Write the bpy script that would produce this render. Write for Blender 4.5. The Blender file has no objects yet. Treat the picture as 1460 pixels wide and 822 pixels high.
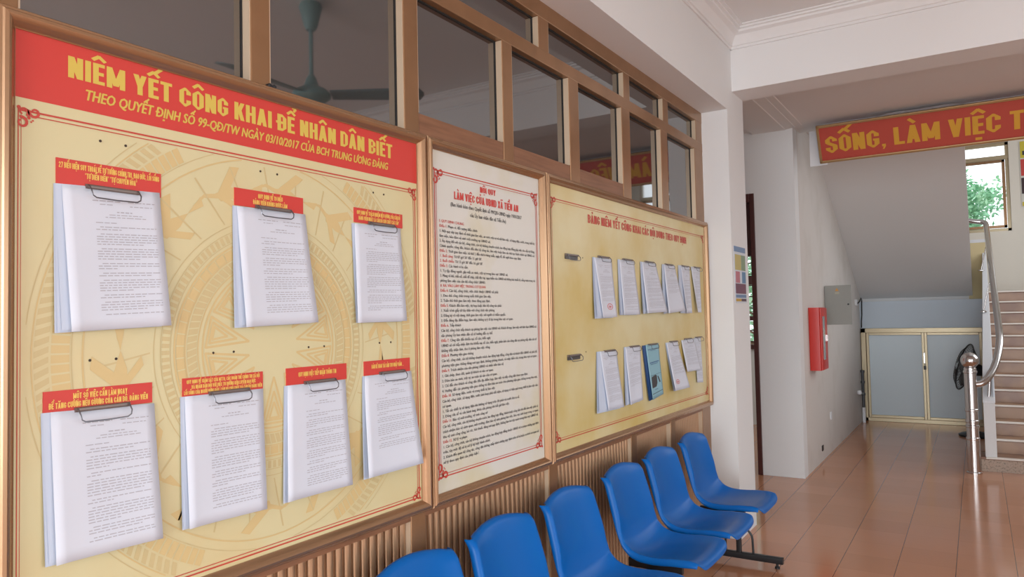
import bpy, bmesh, math, random, unicodedata
from mathutils import Vector, Matrix
random.seed(7)
S = bpy.context.scene
COL = S.collection
R = math.radians

# ------------------------------------------------------------------ camera, world, lights, exposure
cam_d = bpy.data.cameras.new('camera'); cam = bpy.data.objects.new('camera', cam_d); COL.objects.link(cam)
cam_d.sensor_width = 36.0; cam_d.lens = 36.0 * 1044.75 / 1460.0; cam_d.clip_start = 0.05; cam_d.clip_end = 200
_yaw, _pit, _rol = 0.564778, 0.038496, -0.021458
CAM = Vector((1.6826, 0.0, 1.63))
_F = Vector((-math.sin(_yaw)*math.cos(_pit), math.cos(_yaw)*math.cos(_pit), math.sin(_pit)))
_R0 = Vector((math.cos(_yaw), math.sin(_yaw), 0)); _U0 = _R0.cross(_F)
_R = _R0*math.cos(_rol) + _U0*math.sin(_rol); _U = _U0*math.cos(_rol) - _R0*math.sin(_rol)
cam.matrix_world = Matrix(((_R.x, _U.x, -_F.x, CAM.x), (_R.y, _U.y, -_F.y, CAM.y), (_R.z, _U.z, -_F.z, CAM.z), (0, 0, 0, 1)))
S.camera = cam
S.view_settings.view_transform = 'Standard'; S.view_settings.look = 'None'
S.view_settings.gamma = 1.0; S.view_settings.use_curve_mapping = False
S.view_settings.exposure = -0.12

W = bpy.data.worlds.new('daylight'); S.world = W; W.use_nodes = True
bg = W.node_tree.nodes['Background']; bg.inputs[0].default_value = (0.88, 0.95, 1.0, 1); bg.inputs[1].default_value = 2.6

def area(name, loc, rot, sx, sy, power, color=(1, 1, 1)):
    d = bpy.data.lights.new(name, 'AREA'); d.shape = 'RECTANGLE'; d.size = sx; d.size_y = sy; d.energy = power; d.color = color
    o = bpy.data.objects.new(name, d); COL.objects.link(o); o.location = loc; o.rotation_euler = rot
    return o
area('daylight_entrance', (2.6, -6.9, 1.75), (R(90), 0, 0), 4.4, 3.0, 430, (0.865, 0.945, 1.0))     # open front of the hall, behind the camera
area('daylight_side_doors', (5.3, -0.3, 1.45), (0, R(90), 0), 2.2, 8.8, 70, (0.97, 0.97, 0.98))        # glazed doors on the right of the hall
area('stairwell_fill', (4.5, 10.4, 3.5), (0, R(90), 0), 3.0, 3.4, 100, (0.9, 0.95, 1.0))           # added fill light, out of view before the windowless right wall
area('office_fill', (-3.1, 9.3, 1.95), (0, R(-90), 0), 1.5, 1.5, 26, (0.95, 1.0, 0.97))    # added fill for the office, unseen at its blank side wall

# ------------------------------------------------------------------ materials
def mat(name, color, rough=0.5, metal=0.0, spec=0.5, noise=None, bump=None, coat=0.0, ior=None):
    """noise=(color2, scale, detail, lo, hi) mottles the colour, bump=(scale, strength)"""
    m = bpy.data.materials.new(name); m.use_nodes = True
    nt = m.node_tree; b = nt.nodes['Principled BSDF']
    b.inputs['Base Color'].default_value = (*color, 1); b.inputs['Roughness'].default_value = rough
    b.inputs['Metallic'].default_value = metal; b.inputs['Specular IOR Level'].default_value = spec
    b.inputs['Coat Weight'].default_value = coat
    if ior: b.inputs['IOR'].default_value = ior
    tc = nt.nodes.new('ShaderNodeTexCoord')
    if noise:
        c2, sc, det, lo, hi = noise[:5]
        n = nt.nodes.new('ShaderNodeTexNoise'); n.inputs['Scale'].default_value = sc; n.inputs['Detail'].default_value = det
        src = tc.outputs['Object']
        if len(noise) > 5:
            mp = nt.nodes.new('ShaderNodeMapping'); mp.inputs['Scale'].default_value = noise[5]
            nt.links.new(src, mp.inputs[0]); src = mp.outputs[0]
        nt.links.new(src, n.inputs['Vector'])
        r = nt.nodes.new('ShaderNodeValToRGB')
        r.color_ramp.elements[0].position = lo; r.color_ramp.elements[0].color = (*color, 1)
        r.color_ramp.elements[1].position = hi; r.color_ramp.elements[1].color = (*c2, 1)
        nt.links.new(n.outputs['Fac'], r.inputs[0]); nt.links.new(r.outputs[0], b.inputs['Base Color'])
    if bump:
        n2 = nt.nodes.new('ShaderNodeTexNoise'); n2.inputs['Scale'].default_value = bump[0]; n2.inputs['Detail'].default_value = 4
        nt.links.new(tc.outputs['Object'], n2.inputs['Vector'])
        bp = nt.nodes.new('ShaderNodeBump'); bp.inputs['Strength'].default_value = bump[1]; bp.inputs['Distance'].default_value = 0.01
        nt.links.new(n2.outputs['Fac'], bp.inputs['Height']); nt.links.new(bp.outputs[0], b.inputs['Normal'])
    return m

M = {}
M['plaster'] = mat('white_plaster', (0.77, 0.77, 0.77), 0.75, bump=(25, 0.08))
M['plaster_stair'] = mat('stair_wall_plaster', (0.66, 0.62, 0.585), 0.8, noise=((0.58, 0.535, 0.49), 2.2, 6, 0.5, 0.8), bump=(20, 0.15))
M['plaster_cool_lit'] = mat('cool_lit_white_plaster', (0.60, 0.68, 0.76), 0.75)  # white wall, with the cool daylight on it mixed into the colour
M['soffit'] = mat('stair_soffit_paint', (0.76, 0.755, 0.75), 0.8, bump=(18, 0.06))
M['cream'] = mat('cream_wall_paint', (0.80, 0.75, 0.66), 0.75)
M['yellow_wall'] = mat('yellow_wall_paint', (0.70, 0.58, 0.33), 0.75)
M['ceiling'] = mat('ceiling_paint', (0.79, 0.785, 0.785), 0.8)
M['frame'] = mat('bronze_aluminium', (0.33, 0.18, 0.09), 0.3, 0.5, 0.5, noise=((0.28, 0.15, 0.072), 6, 5, 0.4, 0.7, (6, 1, 1)))
M['lit_reveal'] = mat('painted_lit_reveal', (0.66, 0.515, 0.37), 0.35, 0.3)  # pale colour paints the bright, lit look of the bronze reveals
M['rail'] = mat('brown_wood_grain_board', (0.27, 0.125, 0.065), 0.45, 0.0, 0.4, noise=((0.20, 0.09, 0.045), 8, 6, 0.4, 0.7, (8, 0.6, 8)))
M['flute'] = mat('tan_fluted_board', (0.42, 0.25, 0.145), 0.3, 0.5, 0.5)
M['boardframe'] = mat('board_frame_bronze', (0.42, 0.255, 0.145), 0.24, 0.7, 0.5)
M['glass'] = mat('tinted_window_glass', (0.02, 0.02, 0.022), 0.03, 0.0, 0.5, ior=2.8)
M['gasket'] = mat('black_rubber_gasket', (0.02, 0.018, 0.016), 0.6)
M['red'] = mat('red_print', (0.62, 0.048, 0.036), 0.45)
M['redline'] = mat('red_line_print', (0.55, 0.06, 0.04), 0.5)
M['gold'] = mat('yellow_print', (0.68, 0.50, 0.09), 0.5)
M['gold_caption'] = mat('orange_yellow_print', (0.85, 0.55, 0.12), 0.5)
M['panel_a'] = mat('cream_yellow_panel_print', (0.67, 0.60, 0.35), 0.4, noise=((0.67, 0.54, 0.28), 2.6, 5, 0.45, 0.75))
M['drum'] = mat('pale_orange_print', (0.66, 0.50, 0.235), 0.45)
M['drum_line'] = mat('faint_brown_print', (0.61, 0.49, 0.25), 0.45)
M['panel_b'] = mat('pale_ivory_panel_print', (0.69, 0.675, 0.62), 0.4, noise=((0.64, 0.58, 0.37), 2.4, 4, 0.48, 0.72))
M['panel_c'] = mat('mottled_yellow_panel_print', (0.71, 0.63, 0.37), 0.4, noise=((0.62, 0.47, 0.16), 2.2, 7, 0.36, 0.66))
M['ink'] = mat('black_ink', (0.05, 0.047, 0.05), 0.6)
M['grey_ink'] = mat('grey_ink', (0.44, 0.43, 0.48), 0.6)
M['paper'] = mat('white_paper', (0.655, 0.685, 0.77), 0.7)
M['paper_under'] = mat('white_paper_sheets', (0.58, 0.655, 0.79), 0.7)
M['stamp'] = mat('red_stamp_ink', (0.65, 0.16, 0.16), 0.6)
M['cyan'] = mat('light_blue_cover', (0.26, 0.47, 0.55), 0.5)
M['navy'] = mat('dark_blue_cover', (0.02, 0.08, 0.24), 0.5)
M['clip'] = mat('dark_clip_metal', (0.22, 0.18, 0.165), 0.35, 0.6)
M['wire'] = mat('clip_wire', (0.16, 0.16, 0.18), 0.3, 0.9)
M['hole'] = mat('dark_screw_hole', (0.05, 0.03, 0.02), 0.7)
M['blue'] = mat('blue_plastic', (0.0, 0.115, 0.43), 0.32, 0.0, 0.2, noise=((0.002, 0.125, 0.42), 9, 5, 0.5, 0.85))
M['black'] = mat('black_steel', (0.018, 0.018, 0.02), 0.4, 0.2)
M['chrome'] = mat('stainless_steel', (0.60, 0.58, 0.575), 0.18, 1.0)
M['goldalu'] = mat('gold_aluminium', (0.46, 0.37, 0.24), 0.35, 0.5)
M['doorpanel'] = mat('pale_blue_door_panel', (0.66, 0.75, 0.80), 0.35)
M['banner_red'] = mat('banner_red_cloth', (0.52, 0.075, 0.05), 0.6)
M['banner_gold'] = mat('banner_gold_print', (0.72, 0.38, 0.04), 0.5)
M['banner_frame'] = mat('banner_gold_frame', (0.46, 0.30, 0.14), 0.35, 0.5)
M['white'] = mat('white_board', (0.80, 0.81, 0.84), 0.6)
M['firered'] = mat('fire_cabinet_red', (0.58, 0.03, 0.02), 0.35)
M['greybox'] = mat('grey_painted_steel', (0.30, 0.305, 0.28), 0.5)
M['darkred'] = mat('dark_red_door_paint', (0.07, 0.018, 0.015), 0.35)
M['riser'] = mat('brown_stair_tile', (0.37, 0.215, 0.13), 0.35, noise=((0.26, 0.135, 0.085), 3.5, 2, 0.45, 0.6))
M['nosing'] = mat('pale_stair_nosing', (0.74, 0.68, 0.62), 0.3)
M['granite'] = mat('speckled_granite', (0.42, 0.30, 0.22), 0.35, noise=((0.16, 0.10, 0.07), 60, 6, 0.5, 0.65))
M['leaf'] = mat('green_leaf', (0.24, 0.50, 0.32), 0.5, noise=((0.38, 0.60, 0.38), 3, 3, 0.35, 0.7))
M['leaf_light'] = mat('light_green_leaf', (0.34, 0.52, 0.12), 0.5)
M['bark'] = mat('tree_bark', (0.14, 0.09, 0.06), 0.8)
M['fan_teal'] = mat('teal_fan_enamel', (0.26, 0.42, 0.42), 0.4)
M['fan_dark'] = mat('dark_grey_fan_blade', (0.17, 0.25, 0.26), 0.4)
M['lawn'] = mat('outside_grass', (0.16, 0.25, 0.07), 0.9)
M['concrete'] = mat('outside_paving', (0.45, 0.44, 0.42), 0.9)
def flat(name, c, r=0.5):
    if name not in M: M[name] = mat(name, c, r)
    return M[name]

def tile_floor():
    m = bpy.data.materials.new('terracotta_floor_tiles'); m.use_nodes = True
    nt = m.node_tree; b = nt.nodes['Principled BSDF']; N = nt.nodes.new; L = nt.links.new
    tc = N('ShaderNodeTexCoord'); sep = N('ShaderNodeSeparateXYZ'); L(tc.outputs['Object'], sep.inputs[0])
    def grout(out, off, pitch, w):
        a = N('ShaderNodeMath'); a.operation = 'SUBTRACT'; L(out, a.inputs[0]); a.inputs[1].default_value = off
        d = N('ShaderNodeMath'); d.operation = 'DIVIDE'; L(a.outputs[0], d.inputs[0]); d.inputs[1].default_value = pitch
        f = N('ShaderNodeMath'); f.operation = 'FRACT'; L(d.outputs[0], f.inputs[0])
        c = N('ShaderNodeMath'); c.operation = 'LESS_THAN'; L(f.outputs[0], c.inputs[0]); c.inputs[1].default_value = w / pitch
        fl = N('ShaderNodeMath'); fl.operation = 'FLOOR'; L(d.outputs[0], fl.inputs[0])
        return c.outputs[0], fl.outputs[0]
    gx, ix = grout(sep.outputs[0], 0.8723 - 0.3184*40 - 0.002, 0.3184, 0.004)
    gy, iy = grout(sep.outputs[1], 5.705 - 0.3184*80, 0.3184, 0.003)
    s = N('ShaderNodeMath'); s.operation = 'MULTIPLY'; L(gy, s.inputs[0]); s.inputs[1].default_value = 0.2
    mx = N('ShaderNodeMath'); mx.operation = 'MAXIMUM'; L(gx, mx.inputs[0]); L(s.outputs[0], mx.inputs[1])
    cmb = N('ShaderNodeCombineXYZ'); L(ix, cmb.inputs[0]); L(iy, cmb.inputs[1])
    wn = N('ShaderNodeTexWhiteNoise'); L(cmb.outputs[0], wn.inputs['Vector'])
    ramp = N('ShaderNodeValToRGB'); L(wn.outputs['Value'], ramp.inputs[0])
    ramp.color_ramp.elements[0].color = (0.57, 0.265, 0.14, 1); ramp.color_ramp.elements[1].color = (0.64, 0.305, 0.168, 1)
    n = N('ShaderNodeTexNoise'); n.inputs['Scale'].default_value = 1.6; n.inputs['Detail'].default_value = 4; L(tc.outputs['Object'], n.inputs['Vector'])
    m1 = N('ShaderNodeMixRGB'); m1.inputs[2].default_value = (0.51, 0.245, 0.135, 1); L(ramp.outputs[0], m1.inputs[1])
    mm = N('ShaderNodeMath'); mm.operation = 'MULTIPLY'; mm.inputs[1].default_value = 0.5; L(n.outputs['Fac'], mm.inputs[0]); L(mm.outputs[0], m1.inputs[0])
    m2 = N('ShaderNodeMixRGB'); L(mx.outputs[0], m2.inputs[0]); L(m1.outputs[0], m2.inputs[1]); m2.inputs[2].default_value = (0.15, 0.07, 0.045, 1)
    L(m2.outputs[0], b.inputs['Base Color'])
    b.inputs['Roughness'].default_value = 0.13; b.inputs['Specular IOR Level'].default_value = 0.6
    bp = N('ShaderNodeBump'); bp.inputs['Strength'].default_value = 0.06; bp.inputs['Distance'].default_value = 0.02
    n3 = N('ShaderNodeTexNoise'); n3.inputs['Scale'].default_value = 3.0; L(tc.outputs['Object'], n3.inputs['Vector']); L(n3.outputs['Fac'], bp.inputs['Height'])
    L(bp.outputs[0], b.inputs['Normal'])
    return m
M['floor'] = tile_floor()

# ------------------------------------------------------------------ mesh helpers
# Two site surveys share the script: the board wall is measured from a datum 0.13 m above the floor,
# the stair hall behind the cross beam in its own unit (1.0866 m) from its own x datum. U turns either into metres from the floor.
UNIT = ['wall']
def U_(p):
    if UNIT[0] == 'wall': return Vector((p[0], p[1], p[2]+0.13))
    if UNIT[0] == 'stair': return Vector((1.0866*p[0]-0.1458, 1.0866*p[1], 1.0866*p[2]))
    return Vector(p)
class MB:
    def __init__(s): s.v = []; s.f = []
    def poly(s, pts):
        i = len(s.v); s.v += [tuple(p) for p in pts]; s.f.append(tuple(range(i, i+len(pts)))); return s
    def add(s, vs, fs):
        i = len(s.v); s.v += [tuple(p) for p in vs]; s.f += [tuple(i+k for k in f) for f in fs]; return s
    def box(s, x0, x1, y0, y1, z0, z1):
        return s.hexa([(x0,y0,z0),(x1,y0,z0),(x1,y1,z0),(x0,y1,z0),(x0,y0,z1),(x1,y0,z1),(x1,y1,z1),(x0,y1,z1)])
    def hexa(s, p):
        return s.add(p, [(0,3,2,1),(4,5,6,7),(0,1,5,4),(1,2,6,5),(2,3,7,6),(3,0,4,7)])
    def rbox(s, x0, x1, y0, y1, z0, z1, r, ax=2):
        """box with four edges along axis ax rounded"""
        c = [(x0,x1),(y0,y1),(z0,z1)]; o = [k for k in range(3) if k != ax]
        (a0,a1),(b0,b1) = c[o[0]], c[o[1]]; out = []
        for (cx, cy, st) in ((a1-r,b1-r,0),(a0+r,b1-r,90),(a0+r,b0+r,180),(a1-r,b0+r,270)):
            for k in range(5):
                t = R(st+k*22.5); out.append((cx+r*math.cos(t), cy+r*math.sin(t)))
        return s.prism(out, ax, *c[ax])
    def prism(s, poly, ax, h0, h1):
        n = len(poly); vs = []
        for h in (h0, h1):
            for a, b in poly:
                p = [0,0,0]; o = [k for k in range(3) if k != ax]; p[o[0]] = a; p[o[1]] = b; p[ax] = h; vs.append(p)
        fs = [tuple(range(n-1,-1,-1)), tuple(range(n, 2*n))] + [(k, (k+1)%n, n+(k+1)%n, n+k) for k in range(n)]
        return s.add(vs, fs)
    def tube(s, path, r, n=10, cap=True, closed=False):
        P = [Vector(p) for p in path]; m = len(P); rs = r if isinstance(r, (list, tuple)) else [r]*m
        prev = None; rings = []
        for i in range(m):
            if closed: t = P[(i+1)%m] - P[i-1]
            else: t = P[min(i+1,m-1)] - P[max(i-1,0)]
            t.normalize()
            if prev is None:
                a = Vector((0,0,1)) if abs(t.z) < 0.9 else Vector((1,0,0)); u = t.cross(a).normalized()
            else:
                u = (prev - t*prev.dot(t)).normalized()
            prev = u; w = t.cross(u)
            rings.append([P[i] + (u*math.cos(2*math.pi*k/n) + w*math.sin(2*math.pi*k/n))*rs[i] for k in range(n)])
        vs = [p for rg in rings for p in rg]; fs = []
        for i in range(m if closed else m-1):
            j = (i+1) % m
            for k in range(n): fs.append((i*n+k, i*n+(k+1)%n, j*n+(k+1)%n, j*n+k))
        if cap and not closed: fs += [tuple(range(n-1,-1,-1)), tuple((m-1)*n+k for k in range(n))]
        return s.add(vs, fs)
    def lathe(s, prof, n=24, origin=(0,0,0), axis=None):
        """prof: (radius, height) pairs about +Z or a given axis"""
        ax = Vector(axis or (0,0,1)).normalized(); a = Vector((1,0,0)) if abs(ax.x) < 0.9 else Vector((0,1,0))
        u = ax.cross(a).normalized(); w = ax.cross(u); O = Vector(origin); vs = []; fs = []
        for r, h in prof:
            for k in range(n):
                t = 2*math.pi*k/n; vs.append(O + ax*h + (u*math.cos(t) + w*math.sin(t))*r)
        m = len(prof)
        for i in range(m-1):
            for k in range(n): fs.append((i*n+k, i*n+(k+1)%n, (i+1)*n+(k+1)%n, (i+1)*n+k))
        fs += [tuple(range(n-1,-1,-1)), tuple((m-1)*n+k for k in range(n))]
        return s.add(vs, fs)
    def grid(s, fn, nu, nv):
        vs = [fn(i/nu, j/nv) for j in range(nv+1) for i in range(nu+1)]
        fs = [(j*(nu+1)+i, j*(nu+1)+i+1, (j+1)*(nu+1)+i+1, (j+1)*(nu+1)+i) for j in range(nv) for i in range(nu)]
        return s.add(vs, fs)
    def build(s, name, m, parent=None, smooth=False, bevel=0, origin=None):
        me = bpy.data.meshes.new(name); o = bpy.data.objects.new(name, me); COL.objects.link(o)
        if parent is not None:
            o.parent = parent; q = parent
            while q.parent is not None: q = q.parent
            off = ORG[q.name]
        else:
            off = U_(origin) if origin else Vector((0,0,0))
            o.location = off; ORG[o.name] = off
        me.from_pydata([tuple(U_(p)-off) for p in s.v], [], s.f); me.update()
        bm = bmesh.new(); bm.from_mesh(me); bmesh.ops.recalc_face_normals(bm, faces=bm.faces) if not getattr(s, 'keep', False) else None
        bm.to_mesh(me); bm.free()
        me.materials.append(m)
        if smooth:
            for p in me.polygons: p.use_smooth = True
            me.set_sharp_from_angle(angle=R(smooth if smooth is not True else 40))
        if bevel:
            b = o.modifiers.new('bevel', 'BEVEL'); b.width = bevel; b.segments = 2; b.limit_method = 'ANGLE'
        return o
ORG = {}
def root(name, loc, kind=None):
    o = bpy.data.objects.new(name, None); COL.objects.link(o); o.location = U_(loc); o.empty_display_size = 0.1
    ORG[o.name] = U_(loc)
    if kind: o['kind'] = kind
    return o
def tag(o, label, cat, group=None):
    o['label'] = label; o['category'] = cat
    if group: o['group'] = group
    return o
def struct(o): o['kind'] = 'structure'; return o

# ------------------------------------------------------------------ lettering: letter bodies from the built-in font, Vietnamese marks drawn on
_G = {}
def _eval(t):
    c = bpy.data.curves.new('glyph', 'FONT'); c.body = t; c.resolution_u = 2
    o = bpy.data.objects.new('glyph', c); COL.objects.link(o)
    me = bpy.data.meshes.new_from_object(o.evaluated_get(bpy.context.evaluated_depsgraph_get()))
    vs = [(v.co.x, v.co.y) for v in me.vertices]; fs = [tuple(p.vertices) for p in me.polygons]
    bpy.data.objects.remove(o); bpy.data.curves.remove(c); bpy.data.meshes.remove(me)
    return vs, fs
_I = _eval('I'); _IR = max(v[0] for v in _I[0]); CAPH = max(v[1] for v in _I[0])
def base_glyph(ch):
    if ch not in _G:
        if ch == ' ': _G[ch] = ([], [], 0.30)
        else:
            vs, fs = _eval(ch); adv = max(v[0] for v in _eval(ch+'I')[0]) - _IR
            _G[ch] = (vs, fs, adv)
    return _G[ch]
XH = max(v[1] for v in base_glyph('x')[0])
def stroke2(pts, t, z=0.0):
    """a polyline drawn as quads, each a hair above the last"""
    vs = []; fs = []
    for (ax, ay), (bx, by) in zip(pts[:-1], pts[1:]):
        l = math.hypot(bx-ax, by-ay) or 1; dx, dy = (bx-ax)/l, (by-ay)/l; nx, ny = -dy*t/2, dx*t/2; e = t*0.2
        i = len(vs); vs += [(ax-dx*e+nx, ay-dy*e+ny, z), (ax-dx*e-nx, ay-dy*e-ny, z), (bx+dx*e-nx, by+dy*e-ny, z), (bx+dx*e+nx, by+dy*e+ny, z)]
        fs.append((i, i+1, i+2, i+3)); z += 1
    return vs, fs
def block(ch):
    """heavy condensed capitals built from bars and chamfers: list of polygons and the letter's width (cap height 1)"""
    t, h, c = 0.185, 0.16, 0.20
    w = {'I': t, '1': 0.30, 'M': 0.62, 'W': 0.70, 'L': 0.38, 'E': 0.38, 'T': 0.44, 'Y': 0.47, 'A': 0.48, 'V': 0.48}.get(ch, 0.46)
    P = []; L, Rr, m = t/2, w-t/2, w/2
    def V(x, a=0, b=1): P.append([(x-t/2,a),(x+t/2,a),(x+t/2,b),(x-t/2,b)])
    def H(y0, a=0, b=w, hh=h): P.append([(a,y0),(b,y0),(b,y0+hh),(a,y0+hh)])
    def D(x0, y0, x1, y1, tt=t): P.append([(x0-tt/2,y0),(x0+tt/2,y0),(x1+tt/2,y1),(x1-tt/2,y1)])
    def K(right, top, y=None):      # chamfered corner; y is its outer edge
        y = (1 if top else 0) if y is None else y; sg = -1 if top else 1
        q = [(0,y+sg*c),(c,y),(c,y+sg*h),(t,y+sg*c)]
        P.append([(w-a,b) for a, b in q] if right else q)
    def O(r0=c, r1=1-c): V(L,c,1-c); V(Rr,r0,r1); H(1-h,c,w-c); H(0,c,w-c); K(0,0); K(0,1); K(1,0); K(1,1)
    if ch == 'I': V(L)
    elif ch == 'N': V(L); V(Rr); D(L,1,Rr,0,t*1.05)
    elif ch in 'EF': V(L); H(1-h); H(0.43,0,w*0.92); (H(0) if ch == 'E' else None)
    elif ch == 'L': V(L); H(0)
    elif ch == 'M': V(L); V(Rr); D(L,1,m,0.12); D(Rr,1,m,0.12)
    elif ch == 'W': D(L,1,w*0.29,0); D(m,0.9,w*0.29,0); D(m,0.9,w*0.71,0); D(Rr,1,w*0.71,0)
    elif ch == 'Y': D(L,1,m,0.42); D(Rr,1,m,0.42); V(m,0,0.46)
    elif ch == 'T': H(1-h); V(m)
    elif ch == 'H': V(L); V(Rr); H(0.43)
    elif ch == 'A': D(L,0,m,1); D(Rr,0,m,1); H(0.20,L,Rr,0.13)
    elif ch == 'V': D(L,1,m,0); D(Rr,1,m,0)
    elif ch == 'X': D(L,1,Rr,0); D(L,0,Rr,1)
    elif ch == 'K': V(L); D(Rr,1,t*0.95,0.42); D(t*1.25,0.58,Rr,0)
    elif ch in 'O0': O()
    elif ch == 'Q': O(); D(m+0.05,0.2,w-0.02,-0.08,0.12)
    elif ch in 'CG':
        V(L,c,1-c); V(Rr,0.64,1-c); H(1-h,c,w-c); H(0,c,w-c); K(0,0); K(0,1); K(1,0); K(1,1)
        V(Rr,c,0.50 if ch == 'G' else 0.36)
        if ch == 'G': H(0.40,m,w,0.12)
    elif ch == 'D': V(L); H(1-h,0,w-c); H(0,0,w-c); K(1,0); K(1,1); V(Rr,c,1-c)
    elif ch == 'U': V(L,c,1); V(Rr,c,1); H(0,c,w-c); K(0,0); K(1,0)
    elif ch == 'B': V(L); H(1-h,0,w-c); H(0,0,w-c); H(0.44,0,w-t*0.7,0.13); K(1,0); K(1,1); V(Rr,c,0.46); V(Rr,0.55,1-c)
    elif ch in 'PR':
        V(L); H(1-h,0,w-c); H(0.40,0,w-c); K(1,1); K(1,0,0.40); V(Rr,0.40+c,1-c)
        if ch == 'R': D(m-0.02,0.42,Rr,0)
    elif ch in 'S':
        V(L,0.60,1-c); V(Rr,0.68,1-c); H(1-h,c,w-c); H(0,c,w-c); K(0,0); K(0,1); K(1,0); K(1,1); V(Rr,c,0.42); V(L,c,0.33)
        P.append([(0,0.62),(0.06,0.54),(w-t,0.38),(w,0.42),(w-0.05,0.48),(t,0.64)])
    elif ch == 'Z': H(1-h); H(0); D(L,0.05,Rr,0.95)
    elif ch == '1': V(w-L); P.append([(0,0.68),(w-t,0.80),(w-t,1),(0,0.84)])
    elif ch == '2': V(L,0.68,1-c); V(Rr,0.62,1-c); H(1-h,c,w-c); K(0,1); K(1,1); H(0); D(L,h,Rr,0.64)
    elif ch == '7': H(1-h); D(w*0.36,0,Rr,1-h)
    elif ch == '9': H(1-h,c,w-c); K(0,1); K(1,1); V(Rr,c,1-c); V(L,0.40+c,1-c); K(0,0,0.40); H(0.40,c,w-L); H(0,c,w-c); K(1,0); K(0,0); V(L,c,0.30)
    elif ch == ',': P.append([(0.02,0),(0.16,0),(0.16,0.14),(0.02,0.14)]); P.append([(0.08,0.0),(0.16,0.0),(0.09,-0.16),(0.03,-0.14)]); w = 0.18
    elif ch == '.': P.append([(0.02,0),(0.15,0),(0.15,0.14),(0.02,0.14)]); w = 0.17
    elif ch in '“”':
        for q in (0.0,0.15): P.append([(q+0.02,0.72),(q+0.10,0.72),(q+0.12,1),(q+0.02,1)])
        w = 0.28
    else: return None, 0
    return P, w
def glyph(ch, t, cond=False):
    key = (ch, t, cond)
    if key in _G: return _G[key]
    c0 = {'Đ': 'D', 'đ': 'd'}.get(ch, ch)
    d = unicodedata.normalize('NFD', c0); b = d[0]; marks = d[1:]
    vs, fs, adv = base_glyph(b); vs = [(x, y, 0.0) for x, y in vs]; fs = list(fs)
    if cond:
        P, w = block(b)
        if P:
            vs = []; fs = []
            for i, q in enumerate(P):
                n0 = len(vs); vs += [((x+0.03)*CAPH, y*CAPH, i*0.5) for x, y in q]; fs.append(tuple(range(n0, n0+len(q))))
            adv = (w+0.062)*CAPH
        elif ch == ' ': adv = 0.22*CAPH
    st = [6 if cond else 1]
    def put(p):
        i = len(vs); v2, f2 = p; vs.extend((x, y, z+st[0]) for x, y, z in v2); fs.extend(tuple(i+k for k in f) for f in f2); st[0] += len(f2)
    if vs:
        x0 = min(v[0] for v in vs); x1 = max(v[0] for v in vs); cx = (x0+x1)/2
        h = CAPH if b.isupper() else XH; q = 0.85 if cond else 1.0
        if ch == 'Đ': put(stroke2([(x0-(0.03 if cond else 0.07), h*0.5), (x0+0.22*q, h*0.5)], t))
        if ch == 'đ': put(stroke2([(x1-0.28, CAPH*0.9), (x1+0.07, CAPH*0.9)], t*0.9))
        y = h + 0.06 + t*0.4
        hat = '\u0302' in marks or '\u0306' in marks
        for m in marks:
            if m == '\u0302': put(stroke2([(cx-0.15*q, y), (cx, y+0.13), (cx+0.15*q, y)], t))
            elif m == '\u0306': put(stroke2([(cx-0.14*q, y+0.12), (cx-0.06*q, y+0.02), (cx+0.06*q, y+0.02), (cx+0.14*q, y+0.12)], t))
            elif m == '\u031b': put(stroke2([(x1-0.03, h*0.92), (x1+0.09, h+0.02), (x1+0.09, h+0.11)], t))
            elif m == '\u0323': put(stroke2([(cx-0.055, -0.13-t*0.4), (cx+0.055, -0.13-t*0.4)], max(t, 0.1)))
            else:
                ax, ay = (cx+0.13*q, y+0.15) if hat else (cx, y)
                if m == '\u0301': put(stroke2([(ax-0.04, ay), (ax+0.09*q, ay+0.14)], t))
                elif m == '\u0300': put(stroke2([(ax+0.04, ay), (ax-0.09*q, ay+0.14)], t))
                elif m == '\u0309': put(stroke2([(ax-0.06, ay+0.13), (ax+0.03, ay+0.14), (ax+0.05, ay+0.08), (ax, ay+0.04), (ax, ay-0.01)], t*0.8))
                elif m == '\u0303': put(stroke2([(ax-0.14, ay+0.02), (ax-0.05, ay+0.08), (ax+0.05, ay+0.03), (ax+0.14, ay+0.09)], t))
    _G[key] = (vs, fs, adv); return _G[key]
def text_width(s, sx=1.0, cond=False): return sum(glyph(c, 0.08, cond)[2] for c in s)*sx
LIFT = 0.00003
def text(mb, s, org, right, up, cap, width=None, sx=1.0, bold=((0,0),), t=0.09, shear=0.0, cond=False):
    """letters of cap height `cap` from org along right; width squeezes them to fit. Returns the width"""
    k = cap/CAPH; nat = sum(glyph(c, t, cond)[2] for c in s)
    kx = width/nat if width else k*sx
    O = Vector(org); X = Vector(right); Y = Vector(up); Z = X.cross(Y)*LIFT; x = 0.0
    for c in s:
        vs, fs, adv = glyph(c, t, cond)
        for i, (dx, dy) in enumerate(bold):
            mb.add([O + X*((vx+dx+x)*kx + shear*vy*k) + Y*((vy+dy)*k) + Z*(vz+i*6) for vx, vy, vz in vs], fs)
        x += adv
    return nat*kx
YR = (0,1,0); ZU = (0,0,1)
SEMI = ((-0.008,0),(0.008,0.0))
BOLD = ((-0.035,-0.012),(0.0,0.012),(0.035,-0.012))

# ================================================================== SETTING
UNIT[0] = 'metre'
struct(MB().poly([(-3.6,-8,0),(6.5,-8,0),(6.5,14.3,0),(-3.6,14.3,0)]).build('floor', M['floor']))
UNIT[0] = 'wall'
struct(MB().box(0.193,5.4,-7.0,5.484,3.6,3.7).build('ceiling', M['ceiling']))
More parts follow.
